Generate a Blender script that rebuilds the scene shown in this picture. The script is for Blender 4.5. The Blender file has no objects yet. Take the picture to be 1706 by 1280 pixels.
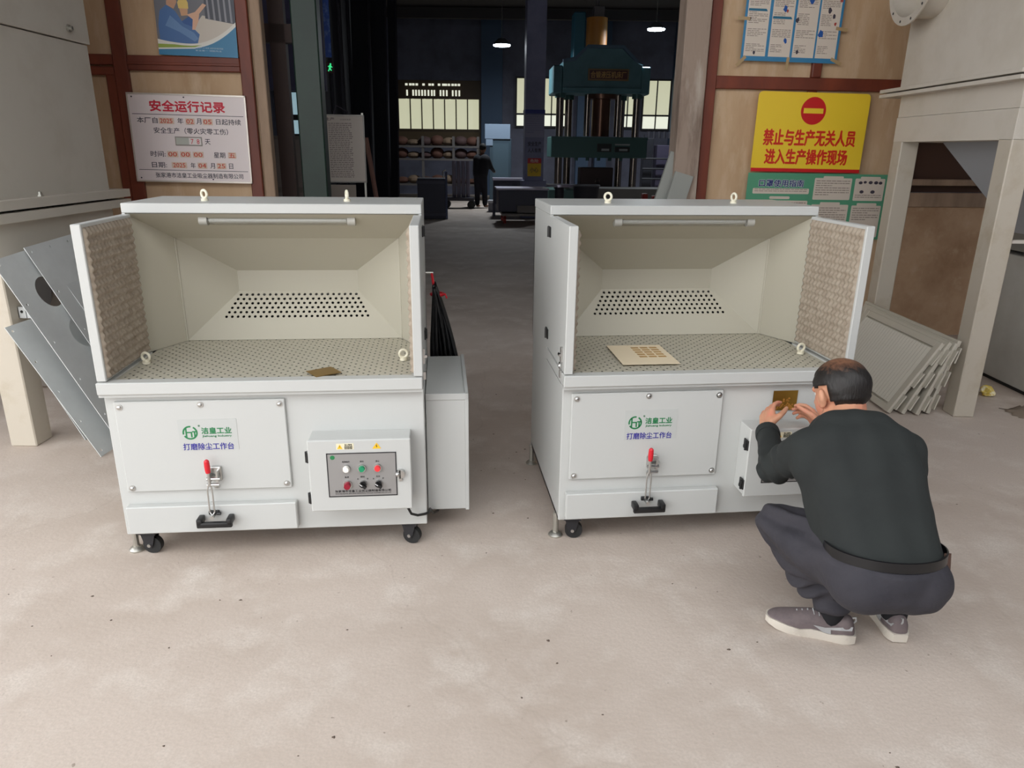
import bpy, bmesh, math, random
from mathutils import Vector, Matrix, Euler
random.seed(7)
PI = math.pi
scene = bpy.context.scene
C = scene.collection

# ---------------------------------------------------------------- camera, sky, exposure
cam_data = bpy.data.cameras.new('camera')
cam_data.sensor_fit = 'HORIZONTAL'
cam_data.sensor_width = 36.0
cam_data.lens = 36.0 * 1202.7 / 1706.0
cam_data.clip_start = 0.05
cam_data.clip_end = 200
camera = bpy.data.objects.new('camera', cam_data)
C.objects.link(camera)
camera.matrix_world = (Matrix.Translation((0, 0, 1.6)) @ Matrix.Rotation(PI / 2 - 0.3134, 4, 'X')
                       @ Matrix.Rotation(0.0125, 4, 'Z'))
scene.camera = camera

world = bpy.data.worlds.new('overcast_sky')
scene.world = world
world.use_nodes = True
bg = world.node_tree.nodes['Background']
bg.inputs['Color'].default_value = (0.97, 0.985, 1.0, 1)
bg.inputs['Strength'].default_value = 3.45

scene.view_settings.view_transform = 'Standard'
scene.view_settings.look = 'None'
scene.view_settings.gamma = 1.0
scene.view_settings.use_curve_mapping = False
scene.view_settings.exposure = 0.0

# ---------------------------------------------------------------- helpers
def lin(c):
    c = c / 255.0
    return c / 12.92 if c <= 0.04045 else ((c + 0.055) / 1.055) ** 2.4

def rgb(r, g, b):
    return (lin(r), lin(g), lin(b), 1.0)

MATS = {}
def mat(name, col, rough=0.5, metal=0.0, var=None, bump=None, emit=None, alpha=None, trans=None, var2=None, coords='Object', stretch=None):
    """col = sRGB triple; var = (other sRGB, scale, low, high) noise mix; bump = (scale, strength)"""
    if name in MATS:
        return MATS[name]
    m = bpy.data.materials.new(name)
    m.use_nodes = True
    nt = m.node_tree
    p = nt.nodes['Principled BSDF']
    p.inputs['Base Color'].default_value = rgb(*col)
    p.inputs['Roughness'].default_value = rough
    p.inputs['Metallic'].default_value = metal
    tc = None
    def coord():
        nonlocal tc
        if tc is None:
            t = nt.nodes.new('ShaderNodeTexCoord')
            out = t.outputs[coords]
            if stretch:
                mp = nt.nodes.new('ShaderNodeMapping')
                mp.inputs['Scale'].default_value = stretch
                nt.links.new(out, mp.inputs['Vector'])
                out = mp.outputs['Vector']
            tc = out
        return tc
    last = None
    for vv in (var, var2):
        if not vv:
            continue
        c2, sc, lo, hi = vv[:4]
        n = nt.nodes.new('ShaderNodeTexNoise')
        n.inputs['Scale'].default_value = sc
        n.inputs['Detail'].default_value = 6
        n.inputs['Roughness'].default_value = 0.65
        nt.links.new(coord(), n.inputs['Vector'])
        mr = nt.nodes.new('ShaderNodeMapRange')
        mr.inputs['From Min'].default_value = lo
        mr.inputs['From Max'].default_value = hi
        nt.links.new(n.outputs['Fac'], mr.inputs['Value'])
        mx = nt.nodes.new('ShaderNodeMix')
        mx.data_type = 'RGBA'
        if last is None:
            mx.inputs[6].default_value = rgb(*col)
        else:
            nt.links.new(last, mx.inputs[6])
        mx.inputs[7].default_value = rgb(*c2)
        nt.links.new(mr.outputs['Result'], mx.inputs[0])
        last = mx.outputs[2]
    if last is not None:
        nt.links.new(last, p.inputs['Base Color'])
    if bump:
        n = nt.nodes.new('ShaderNodeTexNoise')
        n.inputs['Scale'].default_value = bump[0]
        n.inputs['Detail'].default_value = 5
        nt.links.new(coord(), n.inputs['Vector'])
        b = nt.nodes.new('ShaderNodeBump')
        b.inputs['Strength'].default_value = bump[1]
        b.inputs['Distance'].default_value = bump[2] if len(bump) > 2 else 0.01
        nt.links.new(n.outputs['Fac'], b.inputs['Height'])
        nt.links.new(b.outputs['Normal'], p.inputs['Normal'])
    if emit:
        p.inputs['Emission Color'].default_value = rgb(*emit[0])
        p.inputs['Emission Strength'].default_value = emit[1]
    if trans:
        p.inputs['Transmission Weight'].default_value = trans
    if alpha:
        p.inputs['Alpha'].default_value = alpha
    MATS[name] = m
    return m

class MB:
    """collects shapes that become ONE mesh object"""
    def __init__(self):
        self.v = []; self.f = []; self.mi = []
    def add(self, verts, faces, m=0):
        o = len(self.v)
        self.v += [Vector(q) for q in verts]
        for fc in faces:
            self.f.append([o + i for i in fc]); self.mi.append(m)
        return self
    def bm(self, b, m=0):
        b.verts.ensure_lookup_table(); b.verts.index_update()
        self.add([v.co.copy() for v in b.verts], [[v.index for v in fc.verts] for fc in b.faces], m)
        b.free()
        return self
    def box(self, x0, x1, y0, y1, z0, z1, m=0, bev=0.0, seg=1):
        if bev <= 0:
            return self.add([(x0, y0, z0), (x1, y0, z0), (x1, y1, z0), (x0, y1, z0),
                             (x0, y0, z1), (x1, y0, z1), (x1, y1, z1), (x0, y1, z1)],
                            [(0, 3, 2, 1), (4, 5, 6, 7), (0, 1, 5, 4), (1, 2, 6, 5), (2, 3, 7, 6), (3, 0, 4, 7)], m)
        b = bmesh.new()
        bmesh.ops.create_cube(b, size=1.0)
        for v in b.verts:
            v.co = Vector(((x0 + x1) / 2 + v.co.x * (x1 - x0), (y0 + y1) / 2 + v.co.y * (y1 - y0), (z0 + z1) / 2 + v.co.z * (z1 - z0)))
        bmesh.ops.bevel(b, geom=list(b.edges), offset=bev, segments=seg, profile=0.5, affect='EDGES')
        return self.bm(b, m)
    def bar(self, p0, p1, w, h, m=0, up=(0, 0, 1)):
        """rectangular bar from p0 to p1, w sideways, h along up"""
        p0 = Vector(p0); p1 = Vector(p1); d = (p1 - p0).normalized(); u = Vector(up)
        s = d.cross(u)
        if s.length < 1e-6:
            s = d.cross(Vector((1, 0, 0)))
        s.normalize(); u = s.cross(d).normalized()
        vs = []
        for p in (p0, p1):
            for a, b in ((-1, -1), (1, -1), (1, 1), (-1, 1)):
                vs.append(p + s * (a * w / 2) + u * (b * h / 2))
        return self.add(vs, [(0, 3, 2, 1), (4, 5, 6, 7), (0, 1, 5, 4), (1, 2, 6, 5), (2, 3, 7, 6), (3, 0, 4, 7)], m)
    def cyl(self, p0, p1, r0, r1=None, n=12, m=0, caps=True):
        return self.tube([p0, p1], [r0, r0 if r1 is None else r1], n, m, caps)
    def tube(self, path, r, n=8, m=0, caps=True, closed=False):
        P = [Vector(q) for q in path]
        k = len(P)
        R = r if isinstance(r, (list, tuple)) else [r] * k
        vs = []; fs = []
        prev = None
        for i in range(k):
            if closed:
                t = (P[(i + 1) % k] - P[i - 1]).normalized()
            elif i == 0:
                t = (P[1] - P[0]).normalized()
            elif i == k - 1:
                t = (P[-1] - P[-2]).normalized()
            else:
                t = (P[i + 1] - P[i - 1]).normalized()
            if prev is None:
                a = Vector((0, 0, 1)) if abs(t.z) < 0.9 else Vector((1, 0, 0))
                s = t.cross(a).normalized()
            else:
                s = (prev - t * prev.dot(t)).normalized()
            prev = s
            u = t.cross(s)
            for j in range(n):
                a = 2 * PI * j / n
                vs.append(P[i] + (s * math.cos(a) + u * math.sin(a)) * R[i])
        rng = k if closed else k - 1
        for i in range(rng):
            i2 = (i + 1) % k
            for j in range(n):
                j2 = (j + 1) % n
                fs.append((i * n + j, i * n + j2, i2 * n + j2, i2 * n + j))
        if caps and not closed:
            fs.append(tuple(range(n - 1, -1, -1)))
            fs.append(tuple((k - 1) * n + j for j in range(n)))
        return self.add(vs, fs, m)
    def ring(self, c, axis, R, r, n=20, k=8, m=0):
        c = Vector(c); ax = Vector(axis).normalized()
        a = ax.cross(Vector((0, 0, 1)))
        if a.length < 1e-5:
            a = Vector((1, 0, 0))
        a.normalize(); b = ax.cross(a)
        return self.tube([c + (a * math.cos(2 * PI * i / n) + b * math.sin(2 * PI * i / n)) * R for i in range(n)], r, k, m, closed=True)
    def ball(self, c, r, m=0, seg=12, rings=8, rot=None):
        rx, ry, rz = r if isinstance(r, (tuple, list)) else (r, r, r)
        c = Vector(c); vs = [Vector((0, 0, rz))]; fs = []
        for i in range(1, rings):
            t = PI * i / rings
            for j in range(seg):
                p = 2 * PI * j / seg
                vs.append(Vector((rx * math.sin(t) * math.cos(p), ry * math.sin(t) * math.sin(p), rz * math.cos(t))))
        vs.append(Vector((0, 0, -rz)))
        for j in range(seg):
            fs.append((0, 1 + j, 1 + (j + 1) % seg))
            fs.append((len(vs) - 1, 1 + (rings - 2) * seg + (j + 1) % seg, 1 + (rings - 2) * seg + j))
        for i in range(rings - 2):
            for j in range(seg):
                a = 1 + i * seg + j; b = 1 + i * seg + (j + 1) % seg
                fs.append((a, a + seg, b + seg, b))
        if rot is not None:
            vs = [rot @ q for q in vs]
        return self.add([q + c for q in vs], fs, m)
    def prism(self, poly, d, m=0):
        """polygon (3-D points, in order) swept along vector d"""
        P = [Vector(q) for q in poly]; d = Vector(d); n = len(P)
        fs = [tuple(range(n - 1, -1, -1)), tuple(range(n, 2 * n))]
        fs += [(i, (i + 1) % n, n + (i + 1) % n, n + i) for i in range(n)]
        return self.add(P + [q + d for q in P], fs, m)
    def quad(self, a, b, c, d, m=0):
        return self.add([a, b, c, d], [(0, 1, 2, 3)], m)
    def holed(self, outer, holes, thick, m=0):
        """plate in local XY with holes, extruded by thick along +Z (solid with real openings)"""
        b = bmesh.new()
        loops = []
        for lp in [outer] + holes:
            vs = [b.verts.new((q[0], q[1], 0)) for q in lp]
            for i in range(len(vs)):
                b.edges.new((vs[i], vs[(i + 1) % len(vs)]))
            loops.append(len(vs))
        bmesh.ops.triangle_fill(b, use_beauty=True, use_dissolve=False, edges=list(b.edges), normal=(0, 0, 1))
        b.verts.ensure_lookup_table(); b.verts.index_update()
        V = [v.co.copy() for v in b.verts]; F = [[v.index for v in f.verts] for f in b.faces]
        b.free()
        n = len(V)
        vs = V + [q + Vector((0, 0, thick)) for q in V]
        fs = [list(reversed(f)) for f in F] + [[i + n for i in f] for f in F]
        o = 0
        for k in loops:
            for i in range(k):
                a, c2 = o + i, o + (i + 1) % k
                fs.append([a, c2, c2 + n, a + n])
            o += k
        return self.add(vs, fs, m)
    def xf(self, M):
        self.v = [M @ q for q in self.v]
        return self
    def build(self, name, mats, parent=None, smooth=True, ang=0.6, loc=None, rot=None):
        me = bpy.data.meshes.new(name)
        me.from_pydata([tuple(q) for q in self.v], [], self.f)
        if not isinstance(mats, (list, tuple)):
            mats = [mats]
        for mm in mats:
            me.materials.append(mm)
        if len(mats) > 1:
            me.polygons.foreach_set('material_index', self.mi)
        b = bmesh.new(); b.from_mesh(me)
        bmesh.ops.recalc_face_normals(b, faces=list(b.faces))
        b.to_mesh(me); b.free()
        if smooth:
            me.polygons.foreach_set('use_smooth', [True] * len(me.polygons))
            me.set_sharp_from_angle(angle=ang)
        o = bpy.data.objects.new(name, me)
        C.objects.link(o)
        if parent is not None:
            o.parent = parent
        if loc is not None:
            o.location = loc
        if rot is not None:
            o.rotation_euler = rot
        return o

def tag(o, label=None, cat=None, group=None, kind=None):
    if label: o['label'] = label
    if cat: o['category'] = cat
    if group: o['group'] = group
    if kind: o['kind'] = kind
    return o

def thing(name, label, cat, loc=(0, 0, 0), rz=0.0, group=None):
    o = bpy.data.objects.new(name, None)
    o.empty_display_size = 0.1
    C.objects.link(o)
    o.location = loc; o.rotation_euler = (0, 0, rz)
    return tag(o, label, cat, group)

def copy_tree(o, parent=None):
    c = o.copy(); C.objects.link(c)
    if parent is not None:
        c.parent = parent
    for ch in list(o.children):
        copy_tree(ch, c)
    return c

def text_mesh(s, size, extrude=0.0006, offset=0.0, xs=1.0, align='CENTER', space=1.0):
    """lettering as (verts, faces) lying in XY, centred on its box"""
    cu = bpy.data.curves.new('lettering', 'FONT')
    cu.body = s; cu.size = size; cu.extrude = extrude; cu.offset = offset
    cu.align_x = align; cu.resolution_u = 2; cu.space_character = space
    o = bpy.data.objects.new('lettering', cu); C.objects.link(o)
    dg = bpy.context.evaluated_depsgraph_get()
    me = bpy.data.meshes.new_from_object(o.evaluated_get(dg))
    V = [v.co.copy() for v in me.vertices]; F = [list(p.vertices) for p in me.polygons]
    bpy.data.objects.remove(o); bpy.data.curves.remove(cu); bpy.data.meshes.remove(me)
    for v in V:
        v.x *= xs
    return V, F

def put_text(mb, s, size, x, y, z=0.0, m=0, width=None, height=None, offset=0.0, align='CENTER', extrude=0.0006):
    """adds lettering in the XY plane, its box centred at (x, y); width/height rescale the box"""
    V, F = text_mesh(s, size, extrude, 0.0, align=align)
    if not V:
        return mb
    x0 = min(v.x for v in V); x1 = max(v.x for v in V); y0 = min(v.y for v in V); y1 = max(v.y for v in V)
    sx = width / (x1 - x0) if width else 1.0
    sy = height / (y1 - y0) if height else (sx if width else 1.0)
    for v in V:
        v.x = x + (v.x - (x0 + x1) / 2) * sx; v.y = y + (v.y - (y0 + y1) / 2) * sy; v.z += z
    if offset:                                                   # bolder strokes: the same letters again, a hair to each side
        for i, (a, b) in enumerate(((-1, 0), (1, 0), (0, -1), (0, 1))):
            mb.add([(v.x + a * offset, v.y + b * offset, v.z + .00002 * (i + 1)) for v in V], F, m)
    return mb.add(V, F, m)

XZ = Matrix(((1, 0, 0, 0), (0, 0, -1, 0), (0, 1, 0, 0), (0, 0, 0, 1)))     # XY drawing stands up: y -> z, z -> -y (faces -Y)

def circle(cx, cy, r, n=12, a0=0.0, ry=None):
    ry = ry or r
    return [(cx + r * math.cos(a0 + 2 * PI * i / n), cy + ry * math.sin(a0 + 2 * PI * i / n)) for i in range(n)]

# ---------------------------------------------------------------- materials
WHITE = mat('white_powder_coat', (190, 191, 188), 0.42, bump=(90, 0.06, 0.002))
WHITE_SHADED = mat('white_coat_shaded', (182, 177, 161), 0.5, bump=(90, 0.06, 0.002))  # same paint as the outside, shade inside the hood put into the colour
STEEL = mat('bright_steel', (200, 200, 198), 0.28, 1.0)
ZINC = mat('zinc_plated', (190, 188, 180), 0.4, 0.9)
BLACKP = mat('black_plastic', (22, 22, 23), 0.4)
RUBBER = mat('black_rubber', (30, 30, 30), 0.7)
RED = mat('red_vinyl', (205, 30, 45), 0.35)
FOAM = mat('grey_acoustic_foam', (164, 152, 136), 0.95, var=((142, 128, 112), 30, 0.4, 0.7))
# ---------------------------------------------------------------- setting: floor, walls, roof
def floor_mat():
    m = mat('worn_concrete', (199, 185, 174), 0.75, var=((168, 151, 137), 0.9, 0.42, 0.72), var2=((222, 213, 204), 3.5, 0.5, 0.8), bump=(60, 0.25, 0.004))
    nt = m.node_tree; p = nt.nodes['Principled BSDF']
    tc = [n for n in nt.nodes if n.type == 'TEX_COORD'][0]
    src = p.inputs['Base Color'].links[0].from_socket
    # dark specks of dirt
    n = nt.nodes.new('ShaderNodeTexNoise'); n.inputs['Scale'].default_value = 38; n.inputs['Detail'].default_value = 3
    nt.links.new(tc.outputs['Object'], n.inputs['Vector'])
    r = nt.nodes.new('ShaderNodeMapRange'); r.inputs['From Min'].default_value = 0.71; r.inputs['From Max'].default_value = 0.76
    nt.links.new(n.outputs['Fac'], r.inputs['Value'])
    mx = nt.nodes.new('ShaderNodeMix'); mx.data_type = 'RGBA'
    nt.links.new(r.outputs['Result'], mx.inputs[0]); nt.links.new(src, mx.inputs[6]); mx.inputs[7].default_value = rgb(140, 126, 114)
    # fine mottling of grit
    n3 = nt.nodes.new('ShaderNodeTexNoise'); n3.inputs['Scale'].default_value = 130; n3.inputs['Detail'].default_value = 4
    nt.links.new(tc.outputs['Object'], n3.inputs['Vector'])
    r3 = nt.nodes.new('ShaderNodeMapRange'); r3.inputs['From Min'].default_value = 0.3; r3.inputs['From Max'].default_value = 0.7
    r3.inputs['To Min'].default_value = 0.0; r3.inputs['To Max'].default_value = 0.6
    nt.links.new(n3.outputs['Fac'], r3.inputs['Value'])
    mx3 = nt.nodes.new('ShaderNodeMix'); mx3.data_type = 'RGBA'
    nt.links.new(r3.outputs['Result'], mx3.inputs[0]); nt.links.new(mx.outputs[2], mx3.inputs[6]); mx3.inputs[7].default_value = rgb(178, 166, 155)
    # hairline cracks, broken up
    v = nt.nodes.new('ShaderNodeTexVoronoi'); v.feature = 'DISTANCE_TO_EDGE'; v.inputs['Scale'].default_value = 0.55
    wn = nt.nodes.new('ShaderNodeTexNoise'); wn.inputs['Scale'].default_value = 2.5
    nt.links.new(tc.outputs['Object'], wn.inputs['Vector'])
    mxv = nt.nodes.new('ShaderNodeMix'); mxv.data_type = 'RGBA'; mxv.inputs[0].default_value = 0.25
    nt.links.new(tc.outputs['Object'], mxv.inputs[6]); nt.links.new(wn.outputs['Color'], mxv.inputs[7])
    nt.links.new(mxv.outputs[2], v.inputs['Vector'])
    r2 = nt.nodes.new('ShaderNodeMapRange'); r2.inputs['From Min'].default_value = 0.0; r2.inputs['From Max'].default_value = 0.0035
    r2.inputs['To Min'].default_value = 0.10; r2.inputs['To Max'].default_value = 0.0
    nt.links.new(v.outputs['Distance'], r2.inputs['Value'])
    mx2 = nt.nodes.new('ShaderNodeMix'); mx2.data_type = 'RGBA'
    nt.links.new(r2.outputs['Result'], mx2.inputs[0]); nt.links.new(mx3.outputs[2], mx2.inputs[6]); mx2.inputs[7].default_value = rgb(112, 94, 80)
    nt.links.new(mx2.outputs[2], p.inputs['Base Color'])
    return m

FLOORM = floor_mat()
HALLWALL = mat('hall_wall_paint', (104, 106, 122), 0.8, var=((86, 88, 100), 1.2, 0.4, 0.7))
DARKSTEEL = mat('dark_roof_sheet', (58, 54, 54), 0.8)
fl = MB().box(-14, 14, -14, 30, -0.1, 0.0).build('floor', FLOORM, smooth=False)
tag(fl, 'worn beige concrete factory floor with stains and hairline cracks', 'floor', kind='structure')
# unseen forecourt roof, height and front edge set to shape the daylight, roof over the hall
tag(MB().box(-5.2, 8.2, 0.5, 6.1, 5.0, 5.1).build('ceiling', DARKSTEEL, smooth=False), 'unseen dark roof over the forecourt, shaped for the light', 'ceiling', kind='structure')
tag(MB().box(-9, 9, 6.1, 30, 6.0, 6.1).build('ceiling', DARKSTEEL, smooth=False), 'dark sheet roof high over the hall', 'ceiling', kind='structure')
tag(MB().box(-9, 9, 5.9, 6.1, 5.1, 6.1).build('wall_front', DARKSTEEL, smooth=False), 'dark gable wall above the hall entrance', 'wall', kind='structure')
tag(MB().box(8.0, 8.2, -3, 30, 0, 6.0).build('wall_right', HALLWALL, smooth=False), 'painted wall along the right of the hall', 'wall', kind='structure')
tag(MB().box(-9, -8.8, 4, 30, 0, 6.0).build('wall_left', HALLWALL, smooth=False), 'painted wall along the left of the hall', 'wall', kind='structure')
tag(MB().box(-.4, 8.2, -2.4, -2.2, 0, 4.5).build('wall_light_block', HALLWALL, smooth=False), 'unseen wall added behind the viewer, right, to block sky light', 'wall', kind='structure')  # unseen, added behind the camera so daylight comes mostly from the left
tag(MB().box(-5.2, -5.0, 3.2, 6.0, 0, 4.5).build('wall_left_front', HALLWALL, smooth=False), 'painted wall at the left of the forecourt, behind the hopper', 'wall', kind='structure')
rf = random.Random(21); m = MB()
for i in range(70):
    x, y = rf.uniform(-2.2, 2.6), rf.uniform(1.2, 2.6) if i < 45 else rf.uniform(2.6, 5.5)
    if i >= 45: x = rf.uniform(-.2, .15) if i % 2 else rf.uniform(1.8, 2.4)
    r_ = rf.uniform(.002, .006)
    m.add([(x + r_ * rf.uniform(.5, 1.8) * math.cos(a * PI / 2.5), y + r_ * rf.uniform(.5, 1.3) * math.sin(a * PI / 2.5), .0008) for a in range(5)] + [(x, y, .0035)], [(0, 1, 5), (1, 2, 5), (2, 3, 5), (3, 4, 5), (4, 0, 5)])
tag(m.build('floor_grit', mat('dark_grit', (92, 78, 68), .9), smooth=False), 'tiny dark chips of grit scattered over the concrete floor', 'grit', kind='stuff')
# ---------------------------------------------------------------- the two grinding benches
B = thing('downdraft_bench', 'white grinding bench on castors at the left, gold plate on its tray, dark foam wing', 'workbench', (-0.9421, 2.6353, 0), 0.0997, 'white downdraft grinding benches')
L_, R_ = -0.605, 0.597
mb = MB()
x0_ = L_ + .001
mb.box(x0_, R_, 0, .012, .106, .70, bev=.003); mb.box(x0_, R_, .838, .85, .106, .70)
mb.box(x0_, x0_ + .012, .012, .838, .106, .70); mb.box(R_ - .012, R_, .012, .838, .106, .70)
mb.box(x0_, R_, .012, .838, .106, .118)
mb.box(L_ + .03, R_ - .03, .03, .80, .096, .106)
mb.build('cabinet_body', WHITE, B)
# tray rim
mb = MB()
mb.box(-.608, .595, -.04, .012, .712, .759, bev=.003)
mb.box(-.608, -.565, .012, .405, .712, .757)
mb.box(.553, .595, .012, .405, .712, .757)
mb.box(-.608, .595, -.03, .02, .70, .712)
mb.build('tray_rim', WHITE, B)
# perforated table plate: one cell per hole
def perforated(x0, x1, y0, y1, px, py, r, n=6):
    V = []; F = []
    rows = int((y1 - y0) / py)
    for j in range(rows):
        ya = y0 + (y1 - y0) * j / rows; yb = y0 + (y1 - y0) * (j + 1) / rows
        off = (j % 2) * px / 2
        xs = [x0 + off + px * i for i in range(int((x1 - x0 - off) / px) + 1)]
        if off: xs = [x0] + xs
        if xs[-1] < x1 - 1e-5: xs.append(x1)
        for a, b in zip(xs[:-1], xs[1:]):
            o = len(V)
            if b - a < px * 0.9:
                V += [(a, ya, 0), (b, ya, 0), (b, yb, 0), (a, yb, 0)]; F.append((o, o + 1, o + 2, o + 3)); continue
            cx, cy = (a + b) / 2, (ya + yb) / 2
            outer = [(b, cy), (b, yb), (a, yb), (a, cy), (a, ya), (b, ya)]
            inner = [(cx + r * math.cos(t), cy + r * math.sin(t)) for t in (0, PI / 3, 2 * PI / 3, PI, 4 * PI / 3, 5 * PI / 3)]
            V += [(q[0], q[1], 0) for q in outer] + [(q[0], q[1], 0) for q in inner]
            for k in range(6):
                k2 = (k + 1) % 6
                F.append((o + k, o + k2, o + 6 + k2, o + 6 + k))
    return V, F
V, F = perforated(-.565, .553, .012, .63, .043, .0215, .0047)
MB().add(V, F).build('perforated_plate', WHITE_SHADED, B, smooth=False, loc=(0, 0, .750))
# hood shell
mb = MB()
mb.box(L_, L_ + .012, .405, .87, .70, 1.339)
mb.box(R_ - .012, R_, .405, .87, .70, 1.339)
mb.box(L_, R_, .858, .87, .70, 1.339)
mb.build('hood_shell', WHITE, B)
MB().box(-.606, .597, .405, .872, 1.339, 1.379, bev=.003).build('roof_panel', WHITE, B)
# inner suction hood
xl, xr = L_ + .012, R_ - .012
mb = MB()
for s, xo in ((-1, xl), (1, xr)):
    mb.quad((xo, .405, .752), (s * .485, .62, .752), (s * .485, .62, 1.215), (xo, .405, 1.338))
    mb.quad((s * .485, .62, .752), (s * .278, .776, .95), (s * .278, .776, 1.048), (s * .485, .62, 1.215))
    mb.cyl((s * .486, .617, .752), (s * .486, .617, 1.215), .005, n=6)
mb.quad((xl, .405, 1.338), (xr, .405, 1.338), (.485, .62, 1.215), (-.485, .62, 1.215))
mb.quad((-.485, .62, 1.215), (.485, .62, 1.215), (.278, .776, 1.048), (-.278, .776, 1.048))
mb.quad((-.278, .776, .95), (.278, .776, .95), (.278, .776, 1.048), (-.278, .776, 1.048))
mb.build('suction_hood', WHITE_SHADED, B, smooth=False)
# sloping perforated panel (real holes), local plane then stood up
sl = math.hypot(.156, .198)
rows = []
pitch = .0268
holes = []
for r in range(6):
    n = 21 + r
    yy = sl * (0.925 - 0.085 * r - (0.006 * r))
    for i in range(n):
        holes.append(circle((i - (n - 1) / 2) * pitch * (1 - .006 * r), yy, .0068, 8))
mb = MB().holed([(-.485, 0), (.485, 0), (.278, sl), (-.278, sl)], holes, -.002)
ang = math.atan2(.198, .156)
mb.xf(Matrix.Translation((0, .62, .752)) @ Matrix.Rotation(ang, 4, 'X'))
mb.build('suction_panel', WHITE_SHADED, B, smooth=False)
MB().prism([(-.50, .66, .735), (-.50, .79, .90), (-.50, .845, .90), (-.50, .845, .735)], (1.0, 0, 0)).build('plenum_shade', mat('plenum_shade', (20, 20, 20), .9), B, smooth=False)  # black box behind the holes, its colour stands in for the shade inside
# tube light under the roof
CLEAR = mat('clear_diffuser', (200, 200, 196), 0.12, trans=0.8, alpha=.45)
TUBE = mat('unlit_tube', (190, 190, 182), 0.3)
lm = MB().box(-.30, .30, .435, .465, 1.325, 1.339).build('tube_light', WHITE, B)
MB().cyl((-.31, .45, 1.308), (.31, .45, 1.308), .019, n=14).build('diffuser', CLEAR, lm)
MB().cyl((-.28, .45, 1.308), (.28, .45, 1.308), .009, n=10).build('fluorescent_tube', TUBE, lm)
for s in (-1, 1):
    MB().cyl((s * .285, .45, 1.308), (s * .318, .45, 1.308), .0215, n=14).build('end_cap', mat('grey_end_cap', (170, 168, 160), .3), lm)
# wing doors with egg-crate foam
def foam_mesh(w, h, pitch=.030, amp=.014, k=5):
    nx = int(round(w / pitch)) * k; ny = int(round(h / pitch)) * k
    V = []; F = []
    for j in range(ny + 1):
        for i in range(nx + 1):
            u = i / k; v = j / k
            z = amp * (0.5 + 0.5 * math.sin(PI * u + PI * v) * 1.0 * math.cos(PI * (u - v) * 1.0)) + amp * .1
            if i in (0, nx) or j in (0, ny): z = 0
            V.append((w * i / nx, h * j / ny, z))
    for j in range(ny):
        for i in range(nx):
            a = j * (nx + 1) + i
            F.append((a, a + 1, a + nx + 2, a + nx + 1))
    return V, F
FV, FF = foam_mesh(.413, .552)
for s in (-1, 1):
    xo = -.606 if s < 0 else .597
    xi = xo - s * .035
    d = MB()
    d.box(min(xo, xi), max(xo, xi), -.03, .402, .762, 1.336, bev=.003)
    door = d.build('wing_door', WHITE, B)
    fo = MB().add(FV, FF)
    # local: x -> along y, y -> up, z -> inward
    M = Matrix(((0, 0, -s, xi), (1, 0, 0, -.018), (0, 1, 0, .772), (0, 0, 0, 1)))
    fo.xf(M).build('foam_panel', FOAM, door, ang=2.0)
    for z in (1.27, .825):
        h = MB().box(min(xo, xo + s * .006), max(xo, xo + s * .006), .375, .435, z - .022, z + .022, bev=.002)
        h.cyl((xo + s * .006, .404, z - .022), (xo + s * .006, .404, z + .022), .006, n=8)
        h.build('hinge', BLACKP, door)
    la = MB()
    la.box(min(xo, xo + s * .008), max(xo, xo + s * .008), .015, .035, .80, .86)
    la.cyl((xo + s * .012, .012, .83), (xo + s * .012, .038, .83), .006, n=8)
    la.ring((xo + s * .010, .025, .785), (1, 0, 0), .012, .003, 12, 6)
    la.box(min(xo, xo + s * .010), max(xo, xo + s * .010), .017, .033, .735, .765)
    la.build('toggle_latch', STEEL, door)
# lifting eyes
def eye(x, y, z, ax, R=.02, w=.0055):
    m = MB()
    m.cyl((x, y, z), (x, y, z + .010), .015, n=12)
    m.cyl((x, y, z + .008), (x, y, z + .016), .008, n=8)
    m.ring((x, y, z + .012 + R), ax, R, w, 18, 8)
    m.build('lifting_eye', mat('cream_painted_steel', (228, 222, 200), .4), B)
eye(-.322, .56, 1.379, (.55, .83, 0), .016)
eye(.272, .58, 1.379, (.93, .3, 0), .016)
eye(-.53, .245, .752, (.25, .95, 0), .017)
eye(.51, .24, .752, (-.2, .96, 0), .017)
# access panel
pn = MB().box(-.568, .063, -.014, 0, .300, .676, bev=.003).build('access_panel', WHITE, B)
for x, z in ((-.548, .655), (-.252, .660), (.044, .657), (-.548, .318), (-.228, .318), (.044, .320)):
    m = MB().cyl((x, -.014, z), (x, -.017, z), .012, n=14)
    m.ball((x, -.017, z), (.009, .006, .009), seg=10, rings=6)
    m.build('bolt', STEEL, pn)
GREENP = mat('green_print', (30, 120, 70), .5)
NAVYP = mat('navy_print', (42, 38, 140), .5)
STICK = mat('clear_sticker', (186, 188, 185), .3)
MB().box(-.345, -.125, -.0152, -.014, .472, .600).build('label_sticker', STICK, pn)
# logo: open ring with letters, company name, product name
lg = MB()
cx, cz, rr = -.302, .546, .0285
for a0, a1 in ((-150, 60), (80, 195)):
    n = 26
    outer = []; inner = []
    for i in range(n + 1):
        a = math.radians(a0 + (a1 - a0) * i / n)
        outer.append((cx + rr * math.cos(a), cz + rr * math.sin(a), 0)); inner.append((cx + (rr - .0065) * math.cos(a), cz + (rr - .0065) * math.sin(a), 0))
    V = outer + inner
    lg.add(V, [(i, i + 1, n + 2 + i, n + 1 + i) for i in range(n)])
for x0, x1, z0, z1 in ((-.3195, -.3135, .527, .566), (-.3135, -.298, .5445, .5500), (-.300, -.294, .527, .5500), (-.294, -.2755, .5475, .5530), (-.2885, -.2825, .527, .5475)):
    lg.add([(x0, z0, 0), (x1, z0, 0), (x1, z1, 0), (x0, z1, 0)], [(0, 1, 2, 3)])
put_text(lg, '®', .02, -.266, .574, width=.008)
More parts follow.
